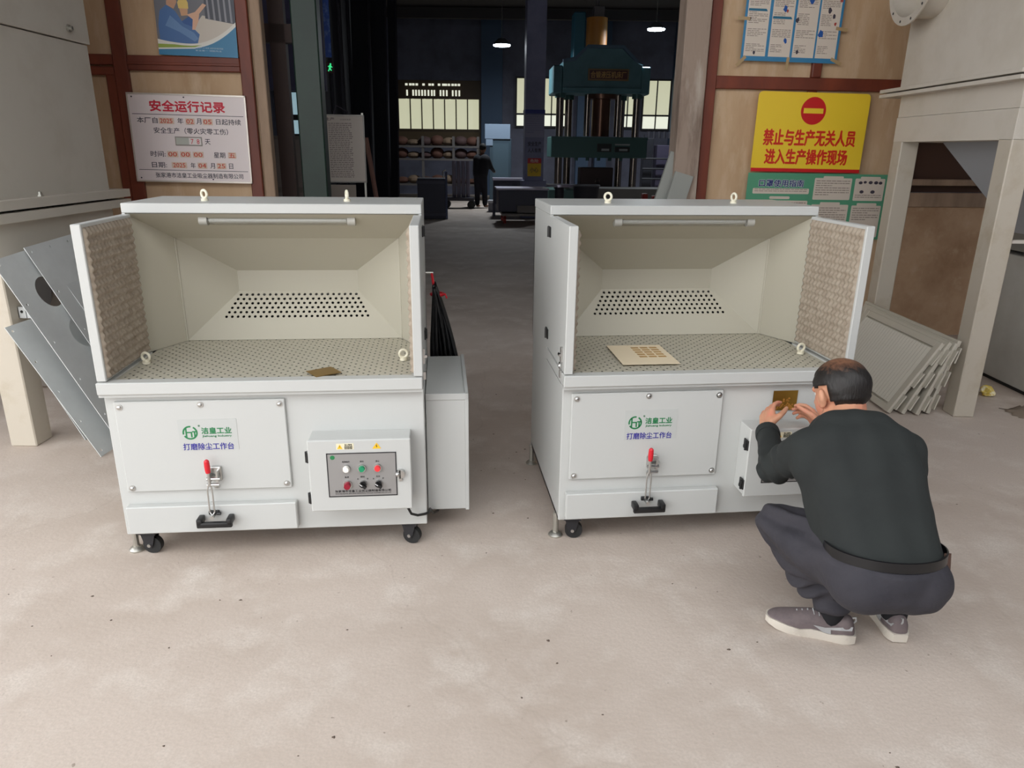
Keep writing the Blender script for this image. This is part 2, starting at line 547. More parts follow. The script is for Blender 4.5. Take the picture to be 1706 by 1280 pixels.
put_text(lg, '洁皇工业', .03, -.203, .553, width=.112, height=.026, offset=.0007)
put_text(lg, 'Jiehuang Industry', .012, -.203, .530, width=.110, height=.010, offset=.0002)
lg.xf(Matrix.Translation((0, -.0155, 0)) @ XZ).build('logo_lettering', GREENP, pn, smooth=False)
nv = MB(); put_text(nv, '打磨除尘工作台', .03, -.239, .488, width=.190, height=.028, offset=.0004)
nv.xf(Matrix.Translation((0, -.0155, 0)) @ XZ).build('product_lettering', NAVYP, pn, smooth=False)
# dust drawer
dr = MB().box(-.580, .077, -.034, 0, .124, .242, bev=.004).build('drawer', WHITE, B)
hd = MB()
hd.box(-.302, -.166, -.084, -.066, .166, .190, bev=.005, seg=2)
for x0, x1 in ((-.302, -.280), (-.188, -.166)):
    hd.box(x0, x1, -.084, -.034, .176, .204, bev=.005, seg=2)
hd.build('handle', BLACKP, dr)
ct = MB().box(-.262, -.222, -.046, -.034, .206, .222, bev=.002)
ct.cyl((-.228, -.05, .214), (-.214, -.05, .214), .007, n=8)
ct.build('strike_hook', BLACKP, dr)
# toggle clamp
tg = MB()
tg.box(-.240, -.200, -.030, -.014, .345, .405, bev=.003)
tg.box(-.243, -.236, -.055, -.014, .350, .395); tg.box(-.214, -.207, -.055, -.014, .350, .395)
tg.box(-.2455, -.2345, -.062, -.048, .335, .400, bev=.003)
tg.cyl((-.250, -.05, .365), (-.200, -.05, .365), .007, n=10)
tg.cyl((-.250, -.055, .342), (-.204, -.055, .342), .006, n=10)
clamp = tg.build('toggle_clamp', STEEL, B)
rod = MB()
for s in (-1, 1):
    rod.tube([(-.240 + s * .004, -.058, .345), (-.241 + s * .009, -.060, .318), (-.242 + s * .009, -.060, .225)], .0032, 8)
rod.tube([(-.251, -.060, .225), (-.242, -.062, .212), (-.233, -.060, .225)], .0032, 8)
rod.cyl((-.242, -.075, .207), (-.242, -.046, .207), .008, n=10)
rod.build('draw_rod', STEEL, clamp)
gp = MB().tube([(-.240, -.057, .394), (-.240, -.058, .405), (-.240, -.059, .425), (-.240, -.060, .444), (-.240, -.060, .450)], [.009, .0105, .011, .010, .005], 12)
gp.build('red_grip', RED, clamp)
# control box
cb = MB()
cb.box(.156, .541, -.092, 0, .240, .535, bev=.002)
cb.box(.152, .545, -.108, -.094, .236, .537, bev=.004)
box = cb.build('control_box', WHITE, B)
GREYPLATE = mat('grey_face_plate', (150, 148, 146), .35, .2)
fpm = MB().box(.222, .488, -.1092, -.108, .298, .484)
fplate = fpm.build('face_plate', GREYPLATE, box)
BLACKINK = mat('black_ink', (30, 28, 32), .6)
fr = MB()
for x0, x1, z0, z1 in ((.222, .488, .480, .484), (.222, .488, .298, .302), (.222, .226, .298, .484), (.484, .488, .298, .484)):
    fr.box(x0, x1, -.1099, -.1092, z0, z1)
tx = MB()
put_text(tx, '张家港市洁皇工业吸尘器制造有限公司', .01, .355, .322, width=.215, height=.0105, offset=.0001)
put_text(tx, 'ZHANGJIAGANG JIEHUANG INDUSTRIAL VACUUM CLEANER MFG CO.,LTD', .006, .355, .311, width=.215, height=.0055)
for x, s in ((.295, '电源指示'), (.355, '启动'), (.415, '停止')):
    put_text(tx, s, .008, x, .447, width=.009 * len(s) * .8, height=.007)
for x, s in ((.295, '急停'), (.355, '照明'), (.415, '反吹')):
    put_text(tx, s, .008, x, .382, width=.016, height=.007)
for x in (.337, .397):
    put_text(tx, '关', .007, x, .373, width=.006, height=.006)
for x in (.374, .434):
    put_text(tx, '开', .007, x, .373, width=.006, height=.006)
tx.xf(Matrix.Translation((0, -.1094, 0)) @ XZ)
fr.add(tx.v, tx.f)
fr.build('plate_print', BLACKINK, box, smooth=False)
bdg = MB().add([(.245 + .009 * math.cos(t * PI / 8), -.1097, .466 + .009 * math.sin(t * PI / 8)) for t in range(16)], [tuple(range(16))])
bdg.build('logo_badge', GREENP, box, smooth=False)
def button(name, x, z, colm, r=.0135, dep=.016):
    m = MB().cyl((x, -.109, z), (x, -.118, z), r + .002, n=18)
    b = m.build(name, STEEL, box)
    MB().cyl((x, -.118, z), (x, -.118 - dep * .6, z), r - .001, r - .003, n=18).build('cap', colm, b)
button('indicator_lamp', .295, .420, mat('milky_lens', (240, 238, 230), .25))
button('push_button', .355, .420, mat('green_button', (20, 140, 95), .35))
button('push_button', .415, .420, mat('red_button', (225, 55, 60), .35))
button('emergency_stop', .297, .352, mat('dark_red_button', (140, 12, 40), .35), .015, .03)
for x in (.356, .416):
    m = MB().cyl((x, -.109, .353), (x, -.117, .353), .0155, n=18).build('selector_switch', STEEL, box)
    k2 = MB().cyl((x, -.117, .353), (x, -.124, .353), .0135, n=18)
    k2.bar((x - .010, -.129, .361), (x + .012, -.129, .343), .010, .014, up=(0, 1, 0))
    k2.build('selector_knob', BLACKP, m)
    MB().bar((x - .011, -.1365, .362), (x - .001, -.1365, .354), .0025, .001, up=(0, 1, 0)).build('pointer_mark', mat('white_mark', (235, 235, 235), .5), m)
lk = MB().cyl((.503, -.108, .395), (.503, -.128, .395), .017, n=18)
lk.ball((.4925, -.128, .397), .010)
lk.cyl((.502, -.108, .366), (.502, -.114, .366), .007, n=10)
lk.build('lock', STEEL, box)
MB().box(.4985, .5035, -.1285, -.124, .378, .412).build('lock_slot', BLACKP, box)
for z in (.465, .290):
    m = MB().box(.146, .1525, -.106, -.068, z - .022, z + .022, bev=.002)
    m.cyl((.145, -.093, z - .022), (.145, -.093, z + .022), .006, n=8)
    m.box(.142, .147, -.103, -.095, z + .004, z + .016); m.box(.142, .147, -.083, -.075, z - .016, z - .004)
    m.build('hinge', BLACKP, box)
YEL = mat('warning_yellow', (240, 190, 40), .5)
PALEY = mat('pale_label', (228, 220, 190), .5)
m = MB().box(.262, .328, -.1087, -.108, .4985, .523)
m.build('warning_label', PALEY, box)
for tri in ([(.265, -.109, .501), (.286, -.109, .501), (.2755, -.109, .520)], [(.398, -.109, .499), (.432, -.109, .499), (.415, -.109, .524)]):
    MB().add(tri, [(0, 1, 2)]).build('warning_triangle', YEL, box, smooth=False)
tx = MB(); put_text(tx, '当心触电', .01, .308, .518, width=.028, height=.006)
for i in range(3):
    put_text(tx, '请勿打开柜门操作', .006, .308, .511 - .0045 * i, width=.030, height=.0035)
tx.add([(.4165, .520, 0), (.4110, .5085, 0), (.4150, .5085, 0), (.4130, .5015, 0), (.4190, .5105, 0), (.4152, .5105, 0)], [(0, 1, 2, 3, 4, 5)])
tx.add([(.2742, .514, 0), (.2768, .514, 0), (.2762, .507, 0), (.2748, .507, 0)], [(0, 1, 2, 3)])
tx.xf(Matrix.Translation((0, -.1093, 0)) @ XZ).build('warning_print', BLACKINK, box, smooth=False)
# supply cable from the box round the corner
MB().tube([(.520, -.05, .240), (.523, -.05, .210), (.535, -.045, .180), (.56, -.03, .164), (.588, -.014, .160), (.604, .0, .158), (.610, .05, .150), (.622, .10, .105), (.64, .2, .06), (.66, .35, .03)], .0055, 8).build('supply_cable', BLACKP, B)
# side box
sb = MB()
sb.box(.6, .772, .12, .72, .108, .632, bev=.003)
sb.box(.762, .778, .116, .724, .104, .640, bev=.002)
sb.box(.6, .778, .116, .13, .612, .640, bev=.002)
sb.build('side_housing', WHITE, B)
# castors and levelling feet
def caster(x, y, rz):
    e = MB().box(-.037, .037, -.03, .03, .092, .106).build('caster', mat('black_painted_steel', (34, 34, 38), .45), B, loc=(x, y, 0), rot=(0, 0, rz))
    f = MB()
    for s in (-1, 1):
        f.prism([(-.030, s * .019, .094), (.030, s * .019, .094), (.018, s * .019, .045), (.008, s * .019, .026), (-.010, s * .019, .026), (-.020, s * .019, .05)], (0, s * .003, 0))
    f.box(-.03, .03, -.022, .022, .086, .094)
    f.build('fork', mat('black_painted_steel', (34, 34, 38), .45), e)
    w = MB().cyl((.008, -.013, .0375), (.008, .013, .0375), .0375, n=24)
    w.build('wheel', RUBBER, e)
    MB().cyl((.002, -.027, .040), (.002, .027, .040), .0075, n=8).build('axle_bolt', STEEL, e)
caster(-.535, .045, -.15); caster(.525, .045, -.35); caster(-.535, .79, .3); caster(.525, .79, .1)
def foot(x, y):
    m = MB().cyl((x, y, .012), (x, y, .112), .012, n=10)
    m.cyl((x, y, .098), (x, y, .106), .014, n=6)
    m.cyl((x, y, .018), (x, y, .026), .013, n=6)
    m.tube([(x, y, .0), (x, y, .007), (x, y, .016), (x, y, .020)], [.030, .031, .022, .013], 18)
    m.build('levelling_foot', ZINC, B)
foot(-.603, .062); foot(-.603, .822); foot(.600, .822)

B2 = copy_tree(B)
B2.location = (0.8034, 2.8086, 0); B2.rotation_euler = (0, 0, 0.1158)
tag(B2, 'white grinding bench on castors at the right, crouching man at its control box', 'workbench')

def on_bench(b, x, y, z):
    X, Y, a = ((-.9421, 2.6353, .0997), (.8034, 2.8086, .1158))[b]
    return Vector((X + math.cos(a) * x - math.sin(a) * y, Y + math.sin(a) * x + math.cos(a) * y, z))
# ---------------------------------------------------------------- partition walls beside the hall entrance
PLY = mat('aged_plywood', (206, 176, 142), 0.7, var=((178, 144, 108), 2.2, 0.35, 0.75), var2=((216, 192, 162), 7, 0.5, 0.8), stretch=(1.0, 1.0, 0.25), bump=(40, 0.1, 0.003))
REDWOOD = mat('red_brown_stained_wood', (128, 60, 38), 0.5, var=((92, 42, 30), 3.0, 0.35, 0.7), stretch=(1, 1, .3))
RAWWOOD = mat('weathered_pale_wood', (176, 150, 126), 0.8, var=((140, 118, 100), 5, 0.35, 0.7), stretch=(1, 1, .2), bump=(30, .3, .004))
PILLAR = mat('weathered_grey_post', (158, 140, 126), 0.85, var=((196, 186, 174), 4, 0.52, 0.7), var2=((120, 102, 90), 9, 0.5, 0.75), stretch=(1, 1, .2), bump=(30, .4, .005))
RUSTPLY = mat('rust_stained_panel', (196, 164, 132), 0.8, var=((158, 122, 90), 1.6, 0.42, 0.72), var2=((206, 180, 150), 6, 0.55, 0.8))
WL = (0, 6.2, 0)
wl = MB().box(-8.6, -2.0, .0, .03, 0, 4.4).build('wall_front_left', PLY, smooth=False, loc=WL, rot=(0, 0, .1))
tag(wl, 'plywood partition with red-brown timber frame left of the hall entrance', 'wall', kind='structure')
wr = MB()
wr.box(1.54, 3.30, .0, .03, 0, 4.4)
wr.box(3.30, 7.6, .0, .03, 1.72, 4.4)
wr = wr.build('wall_front_right', PLY, smooth=False, loc=WL, rot=(0, 0, .1))
tag(wr, 'plywood partition with red-brown timber frame right of the hall entrance', 'wall', kind='structure')
def strip(parent, name, t0, t1, z0, z1, m, d0=-.045, d1=0.0, bev=.006):
    return MB().box(t0, t1, d0, d1, z0, z1, bev=bev).build(name, m, parent)
for t0, t1, z0, z1 in ((-3.03, -2.93, 0, 4.4), (-2.11, -2.02, 0, 4.4), (-4.6, -4.5, 0, 4.4)):
    strip(wl, 'frame_stile', t0, t1, z0, z1, REDWOOD)
for t0, t1, z0, z1 in ((-2.93, -2.11, 2.138, 2.243), (-4.5, -3.03, 2.172, 2.245), (-4.5, -3.03, 2.10, 2.160)):
    strip(wl, 'frame_rail', t0, t1, z0, z1, REDWOOD, -.04, 0)
strip(wl, 'frame_bead', -2.93, -2.11, 2.178, 2.196, REDWOOD, -.05, -.04, .003)
strip(wl, 'frame_stile', -3.10, -3.03, 0, 2.16, REDWOOD, -.03, 0)
for t0, t1, z0, z1 in ((1.54, 1.628, 0, 4.4), (2.428, 2.507, 2.195, 4.4)):
    strip(wr, 'frame_stile', t0, t1, z0, z1, REDWOOD)
strip(wr, 'frame_rail', 1.628, 3.35, 2.096, 2.194, REDWOOD, -.04, 0)
strip(wr, 'frame_block', 2.42, 2.50, 2.06, 2.097, REDWOOD, -.03, 0)
# lower right: panel, timber ledges and a dark backing board painted as the shade in the gap above
strip(wr, 'lower_panel', 3.30, 7.0, 0, 1.165, RUSTPLY, -.01, .02, 0)
strip(wr, 'ledge_board', 3.30, 7.0, 1.165, 1.288, RAWWOOD, -.03, .02)
strip(wr, 'ledge_board', 3.30, 7.0, 1.345, 1.400, RAWWOOD, .02, .06)
strip(wr, 'gap_shade_board', 3.30, 7.0, 1.288, 1.72, mat('gap_shade_brown', (84, 60, 48), .8), .10, .12, 0)
strip(wr, 'frame_stile', 3.30, 3.42, 1.165, 1.72, RAWWOOD, -.02, .03)
# jamb posts
tr = MB().box(-2.0, -1.925, -.06, .06, 0, 4.4, bev=.006).build('trim_1', RAWWOOD, loc=WL, rot=(0, 0, .1))
tag(tr, 'pale bare wood jamb at the left of the hall entrance', 'jamb', kind='structure')
tr = MB().box(1.325, 1.53, -.08, .12, 0, 4.4, bev=.008).build('trim_2', PILLAR, loc=WL, rot=(0, 0, .1))
tag(tr, 'weathered grey wood jamb at the right of the hall entrance', 'jamb', kind='structure')
BROWNPOST = mat('dark_brown_frame', (66, 46, 40), .6)
tr = MB()
tr.box(-1.985, -1.86, .5, .6, 0, 4.4); tr.box(-2.6, -1.74, .5, .6, 2.42, 2.56); tr.box(-2.6, -1.985, .5, .6, 0, .12)
tr = tr.build('door_1', BROWNPOST, smooth=False, loc=WL, rot=(0, 0, .1))
tag(tr, 'dark brown timber door frame behind the left jamb', 'door', kind='structure')
GREENCOL = mat('green_painted_steel', (26, 50, 39), .5, var=((20, 38, 30), 2, .4, .7))
gc = MB().box(-1.735, -1.535, .1, .3, 0, 5.8, bev=.01).build('steel_column', GREENCOL, loc=WL, rot=(0, 0, .1))
tag(gc, 'dark green steel column just inside the hall entrance, left', 'column')

# ---------------------------------------------------------------- hoppers (dust collector stands)
HOP = mat('grey_cream_painted_steel', (204, 197, 186), .5, var=((188, 180, 166), 1.3, .45, .7), bump=(60, .06, .003))
HOPL = mat('olive_cream_painted_steel', (202, 196, 184), .5, var=((188, 180, 166), 1.3, .45, .7), bump=(60, .06, .003))
LEGM = mat('cream_leg_paint', (190, 181, 166), .5, var=((168, 154, 130), 3, .5, .75))
CONE = mat('grey_blue_sheet', (150, 152, 156), .55)
h = thing('dust_hopper', 'tall cream dust collector on square legs at the left edge of the picture', 'dust collector', (-2.63, 3.70, 0))
def legs(t, pos, w, H, m):
    for x, y in pos:
        MB().box(x, x + w, y, y + w, 0, H, bev=.006).build('leg', m, t)
legs(h, ((-.15, 0), (-1.35, 0), (-.15, 1.0), (-1.35, 1.0)), .145, 1.03, LEGM)
MB().box(-1.36, 0, 0, 1.14, 1.01, 1.21, bev=.003).build('frame_beam', HOPL, h)
MB().box(-1.42, .06, -.06, 1.28, 1.213, 1.262, bev=.002).build('flange', HOPL, h)
MB().box(-1.42, .06, -.06, 1.28, 1.275, 1.325, bev=.002).build('flange', HOPL, h)
MB().box(-1.35, -.01, .01, 1.13, 1.26, 1.277).build('gasket', RUBBER, h)
MB().box(-1.36, 0, 0, 1.14, 1.32, 2.178, bev=.002).build('lower_casing', HOPL, h)
MB().box(-1.36, .012, -.012, 1.152, 2.184, 3.6, bev=.002).build('upper_casing', HOPL, h)
m = MB().cyl((.012, .93, 2.245), (.045, .93, 2.245), .012, n=8); m.cyl((.02, .93, 2.245), (.028, .93, 2.245), .022, n=6)
m.build('bolt', ZINC, h)
m = MB().cyl((.0, .42, 1.325), (.0, .42, 1.333), .02, n=8); m.cyl((.0, .42, 1.333), (.0, .42, 1.350), .012, n=8)
m.build('bolt', ZINC, h)
MB().prism([(-1.1, .2, 1.0), (-.25, .2, 1.0), (-.5, .5, .45), (-.85, .5, .45)], (0, .6, 0)).build('cone', CONE, h)
MB().box(-.15, -.02, .145, 1.0, .42, .5).build('brace', HOPL, h)
MB().box(-1.3, -.06, 1.0, 1.02, .02, .8).build('shade_sheet', mat('shadow_sheet', (120, 112, 104), .8), h)  # darker sheet standing in for the shade under the hopper

h = thing('dust_hopper', 'cream dust collector with round duct spigot on open leg frame at the right', 'dust collector', (2.84, 4.36, 0))
legs(h, ((0, 0), (1.25, 0), (0, 1.24), (1.25, 1.24)), .13, 1.70, LEGM)
MB().box(0, 1.38, 0, 1.37, 1.69, 1.862, bev=.002).build('frame_beam', HOP, h)
MB().box(.004, 1.376, .004, 1.366, 1.864, 2.006).build('collar', HOP, h)
MB().box(-.08, 1.44, -.08, 1.54, 2.006, 2.030, bev=.002).build('flange', HOP, h)
MB().box(-.08, 1.44, -.08, 1.54, 2.040, 2.064, bev=.002).build('flange', HOP, h)
MB().box(.0, 1.37, .0, 1.36, 2.03, 2.041).build('gasket', RUBBER, h)
MB().box(0, 1.36, 0, 1.40, 2.06, 3.7, bev=.003).build('casing', HOP, h)
sp = MB().tube([(0.02, 1.12, 2.74), (-.17, 1.12, 2.74)], .25, 36, caps=False)
sp.tube([(0.02, 1.12, 2.74), (-.17, 1.12, 2.74)], .242, 36, caps=False)
sp = sp.build('duct_spigot', HOP, h)
def flat_ring(x0, x1, c, r0, r1, n=36):
    m = MB(); V = []
    for x in (x0, x1):
        for r in (r0, r1):
            for i in range(n):
                a = 2 * PI * i / n
                V.append((x, c[0] + r * math.cos(a), c[1] + r * math.sin(a)))
    F = []
    for i in range(n):
        j = (i + 1) % n
        F += [(i, j, n + j, n + i), (2 * n + i, 3 * n + i, 3 * n + j, 2 * n + j), (n + i, n + j, 3 * n + j, 3 * n + i), (i, 2 * n + i, 2 * n + j, j)]
    return m.add(V, F)
fl_ = flat_ring(-.178, -.166, (1.12, 2.74), .242, .295).build('spigot_flange', HOP, sp)
for i in range(12):
    a = 2 * PI * (i + .5) / 12
    y, z = 1.12 + .27 * math.cos(a), 2.74 + .27 * math.sin(a)
    MB().cyl((-.180, y, z), (-.1785, y, z), .009, n=8).build('bolt_hole', BLACKP, sp)
# inner cone of the hopper
MB().add([(.14, .14, 1.84), (1.24, .14, 1.84), (1.24, 1.23, 1.84), (.14, 1.23, 1.84), (.472, .108, 1.12), (.924, .108, 1.12), (.924, .517, 1.12), (.472, .517, 1.12)],
         [(0, 1, 5, 4), (1, 2, 6, 5), (2, 3, 7, 6), (3, 0, 4, 7), (0, 3, 2, 1), (4, 5, 6, 7)]).build('cone', CONE, h, smooth=False)
MB().box(.02, 1.3, .05, .08, 1.10, 1.12).build('cross_bar', HOP, h)
# grey casing standing behind the right hopper
g = thing('machine_casing', 'plain grey steel casing low behind the right hopper leg', 'casing', (3.585, 4.55, 0))
MB().box(0, .5, 0, 1.1, .03, .93, bev=.004).build('shell', mat('light_grey_sheet', (176, 174, 168), .5, var=((160, 156, 148), 1.5, .4, .7)), g)
MB().box(.02, .48, .02, 1.08, 0, .03).build('plinth', RUBBER, g)
MB().box(.0, .5, .2, 1.1, .96, 1.10).build('top_channel', mat('mid_grey_sheet', (120, 118, 112), .6), g)

# ---------------------------------------------------------------- steel blanks leaning on the left hopper
BLANK = mat('light_grey_primer', (200, 203, 202), .5, var=((184, 187, 187), 2, .4, .7))
BLANKB = mat('blue_grey_primer', (146, 156, 160), .45)
def lean_plate(label, foot_near, top_near, depth_vec, holes, bolts, m, rim=None):
    """thin plate: near edge foot->top, extends along depth_vec; local X along depth, local Y up the plate"""
    A = Vector(foot_near); T = Vector(top_near); D = Vector(depth_vec)
    ux = D.normalized(); uy = (T - A); h_ = uy.length; uy = (uy - ux * uy.dot(ux)).normalized(); uz = ux.cross(uy)
    w_ = D.length
    loops = [circle(cx * w_, cy * h_, r, 28) for cx, cy, r in holes] + [circle(cx, cy, .007, 7) for cx, cy in bolts(w_, h_)]
    mb = MB().holed([(0, 0), (w_, 0), (w_, h_), (0, h_)], loops, .004)
    o = mb.build('steel_blank', m, smooth=False)
    o.matrix_world = Matrix(((ux.x, uy.x, uz.x, A.x), (ux.y, uy.y, uz.y, A.y), (ux.z, uy.z, uz.z, A.z), (0, 0, 0, 1)))
    return tag(o, label, 'steel plate', 'steel blanks leaning on the left hopper')
def edge_bolts(nx, ny, inset=.03):
    def f(w, h):
        pts = set()
        for i in range(ny):
            y = inset + (h - 2 * inset) * i / (ny - 1)
            pts.add((inset, round(y, 4))); pts.add((round(w - inset, 4), round(y, 4)))
        for i in range(1, nx - 1):
            x = inset + (w - 2 * inset) * i / (nx - 1)
            pts.add((round(x, 4), inset)); pts.add((round(x, 4), round(h - inset, 4)))
        return sorted(pts)
    return f
lean_plate('narrow grey steel blank with white bolt holes, lowest of the left pile', (-2.21, 3.57, 0), (-2.585, 3.70, .70), (.075, .80, .02), [], edge_bolts(3, 5), BLANK)
lean_plate('short grey blank edge peeking out under the lowest steel blank', (-2.425, 3.80, 0), (-2.60, 3.84, .36), (.03, .45, 0), [], edge_bolts(3, 3), BLANK)
lean_plate('tall pale steel blank with big round holes, behind the others at far left', (-2.08, 3.60, 0), (-2.545, 3.69, 1.055), (.02, .62, .05), [(.36, .80, .085), (.42, .58, .085), (.42, .36, .085)], edge_bolts(3, 6), BLANK)
lean_plate('grey steel blank overlapping the tall one, round hole near its top', (-2.02, 3.80, 0), (-2.52, 3.89, 1.09), (.0, .55, .03), [(.62, .82, .085), (.5, .55, .085)], edge_bolts(4, 6), BLANK)
lean_plate('foremost grey steel blank, tucked against the bench wing', (-1.98, 3.92, 0), (-2.47, 4.02, .98), (.0, .55, .03), [(.5, .5, .08)], edge_bolts(4, 6), BLANK)
# small folded bracket between the blanks
br = thing('folded_bracket', 'small grey folded bracket wedged behind the lowest steel blank', 'bracket', (-2.635, 3.765, .715))
m = MB(); m.box(0, .08, 0, .004, 0, .06); m.box(0, .004, 0, .05, 0, .06); m.box(.04, .044, 0, .04, 0, .06)
m.build('sheet', BLANK, br)
for x in (.02, .062):
    MB().cyl((x, -.001, .035), (x, .001, .035), .008, n=8).build('bolt_hole', BLACKP, br)

# ---------------------------------------------------------------- louvred grilles leaning on the right hopper
LOUV = mat('louvre_cream_paint', (196, 190, 176), .5)
LOUVD = mat('louvre_shade_gap', (128, 120, 106), .7)
def louvre(label, foot_x, top_x, top_z, y0, y1, slats):
    t = thing('louvre_grille', label, 'grille', (foot_x, y0, 0), 0, 'louvre grilles leaning on the right hopper')
    H = math.hypot(top_x - foot_x, top_z); Wd = y1 - y0
    lean = math.atan2(top_x - foot_x, top_z)
    # local: x along depth(y), y up the panel, z towards -x (outward)
    M = Matrix(((0, math.sin(lean), -math.cos(lean), 0), (1, 0, 0, 0), (0, math.cos(lean), math.sin(lean), .008), (0, 0, 0, 1)))
    fr = MB()
    b = .055
    fr.box(0, Wd, 0, H, -.006, 0)
    fr.box(0, b, 0, H, 0, .018, bev=.002); fr.box(Wd - b, Wd, 0, H, 0, .018, bev=.002)
    fr.box(b, Wd - b, 0, b * .8, 0, .018, bev=.002); fr.box(b, Wd - b, H - b * .8, H, 0, .018, bev=.002)
    fr.xf(M).build('frame', LOUV, t)
    if slats:
        n = 26
        s0 = MB()
        p = (Wd - 2 * b - .02) / n
        s0.prism([(-p * .48, b, 0), (p * .30, b, .020), (p * .40, b, .020), (p * .30, b, .0)], (0, H - 2 * b, 0))
        first = None
        for i in range(n):
            x = b + .01 + p * (i + .5)
            if first is None:
                sm = MB(); sm.v = list(s0.v); sm.f = [list(f) for f in s0.f]; sm.mi = list(s0.mi)
                first = sm.xf(M.to_3x3().to_4x4()).build('slat', LOUV, t, smooth=False)
                first.location = M @ Vector((x, 0, 0))
            else:
                c = first.copy(); C.objects.link(c); c.parent = t; c.location = M @ Vector((x, 0, 0))
    # hooked tabs along the near edge
    for k in range(3):
        tb = MB().box(-.035, 0, .04 + k * H * .32, .04 + k * H * .32 + H * .20, -.004, .004)
        tb.xf(M).build('edge_tab', LOUV, t)
    return t
louvre('front louvred grille with fine ribs, leaning on the right hopper beside the man', 2.445, 2.712, .465, 4.40, 5.42, True)
louvre('second louvre grille, stacked behind the ribbed front one', 2.530, 2.748, .475, 4.385, 5.45, False)
louvre('third louvre grille from the front of the leaning stack', 2.615, 2.780, .475, 4.37, 5.60, False)
louvre('rearmost louvre grille with a long top rail against the hopper leg', 2.70, 2.812, .485, 4.40, 5.66, False)
# ---------------------------------------------------------------- signs and posters on the partition
def on_wall(name, label, cat, t, z, d=-.05, tilt=0.0, group=None):
    """thing standing on the partition: local X along the wall, Y up, Z out of the wall"""
    o = thing(name, label, cat)
    o.matrix_world = Matrix.Translation(WL) @ Matrix.Rotation(.1, 4, 'Z') @ Matrix.Translation((t, d, z)) @ XZ @ Matrix.Rotation(tilt, 4, 'Z')
    return tag(o, label, cat, group)
def sheet(mb, x0, x1, y0, y1, z0=0.0, z1=.002, m=0):
    return mb.box(x0, x1, y0, y1, z0, z1, m)
def rect(mb, x0, x1, y0, y1, z, m=0):
    return mb.add([(x0, y0, z), (x1, y0, z), (x1, y1, z), (x0, y1, z)], [(0, 1, 2, 3)], m)
REDINK = mat('red_ink', (206, 30, 56), .5)
GREYINK = mat('grey_ink', (64, 58, 70), .6)
BOARD = mat('pinkish_white_board', (236, 224, 222), .4)
# white safety record board
s = on_wall('safety_board', 'white safety record board with red heading on the left partition', 'sign', -2.527, 1.652, -.052, -.012)
MB().box(-.43, .43, -.318, .318, 0, .012, bev=.002).build('panel', BOARD, s)
fm = MB()
for x0, x1, y0, y1 in ((-.436, .436, .312, .324), (-.436, .436, -.324, -.312), (-.436, -.426, -.324, .324), (.426, .436, -.324, .324)):
    fm.box(x0, x1, y0, y1, 0, .018)
fm.build('frame', mat('pale_aluminium', (214, 206, 196), .35, .4), s)
m = MB(); put_text(m, '安全运行记录', .1, 0, .235, .0125, width=.55, height=.078, offset=.003)
m.build('heading', REDINK, s, smooth=False)
m = MB()
rect(m, -.41, .41, .171, .175, .0126); rect(m, -.41, .41, -.236, -.232, .0126)
def line(txt, x, y, wd, ht, off=.0004):
    put_text(m, txt, .05, x, y, .0126, width=wd, height=ht, offset=off)
line('本厂自', -.305, .130, .150, .042); line('年', -.062, .130, .042, .042); line('月', .075, .130, .036, .042); line('日起持续', .295, .130, .185, .042)
line('安全生产（零火灾零工伤）', .01, .058, .55, .044)
line('天', .125, -.018, .040, .040)
line('时间:', -.255, -.115, .110, .042); line('星期', .205, -.115, .085, .042)
line('日期:', -.255, -.196, .110, .042); line('年', -.002, -.196, .036, .040); line('月', .145, -.196, .034, .040); line('日', .285, -.196, .030, .040)
line('张家港市洁皇工业吸尘器制造有限公司', .04, -.272, .66, .038)
m.build('lettering', GREYINK, s, smooth=False)
SLOT = mat('cream_digit_slot', (222, 196, 176), .5)
ORINK = mat('orange_red_ink', (205, 70, 50), .5)
for x, y, wd, ht, txt in ((-.165, .128, .112, .044, '2025'), (.010, .128, .066, .044, '02'), (.140, .128, .074, .044, '05'), (-.145, -.115, .080, .044, '00'),
                          (-.050, -.115, .080, .044, '00'), (.045, -.115, .080, .044, '00'), (.300, -.115, .060, .044, '五'),
                          (-.105, -.196, .112, .044, '2025'), (.068, -.196, .070, .044, '04'), (.212, -.196, .070, .044, '25')):
    p = MB().box(x - wd / 2, x + wd / 2, y - ht / 2, y + ht / 2, .012, .016, bev=.001).build('digit_slot', SLOT, s)
    q = MB(); put_text(q, txt, .04, x, y, .0166, width=wd * .8, height=ht * .74, offset=.0004)
    q.build('digits', ORINK, p, smooth=False)
p = MB().box(-.115, .085, -.050, .016, .012, .018, bev=.001).build('day_counter', mat('counter_frame', (150, 142, 134), .4), s)
MB().box(-.108, .078, -.042, .008, .018, .0185).build('counter_window', mat('counter_grey', (186, 188, 178), .4), p)
MB().box(-.012, .078, -.042, .008, .0185, .019).build('counter_card', mat('white_card', (232, 224, 220), .5), p)
q = MB(); put_text(q, '7', .05, .012, -.018, .0192, height=.036, width=.02); put_text(q, '8', .05, .056, -.018, .0192, height=.036, width=.02)
q.build('digits', REDINK, p, smooth=False)
for x, y in ((-.40, .295), (-.02, .300), (-.40, -.295), (.14, -.298)):
    MB().ball((x, y, .013), (.006, .006, .004), seg=8, rings=5).build('screw', GREYINK, s)

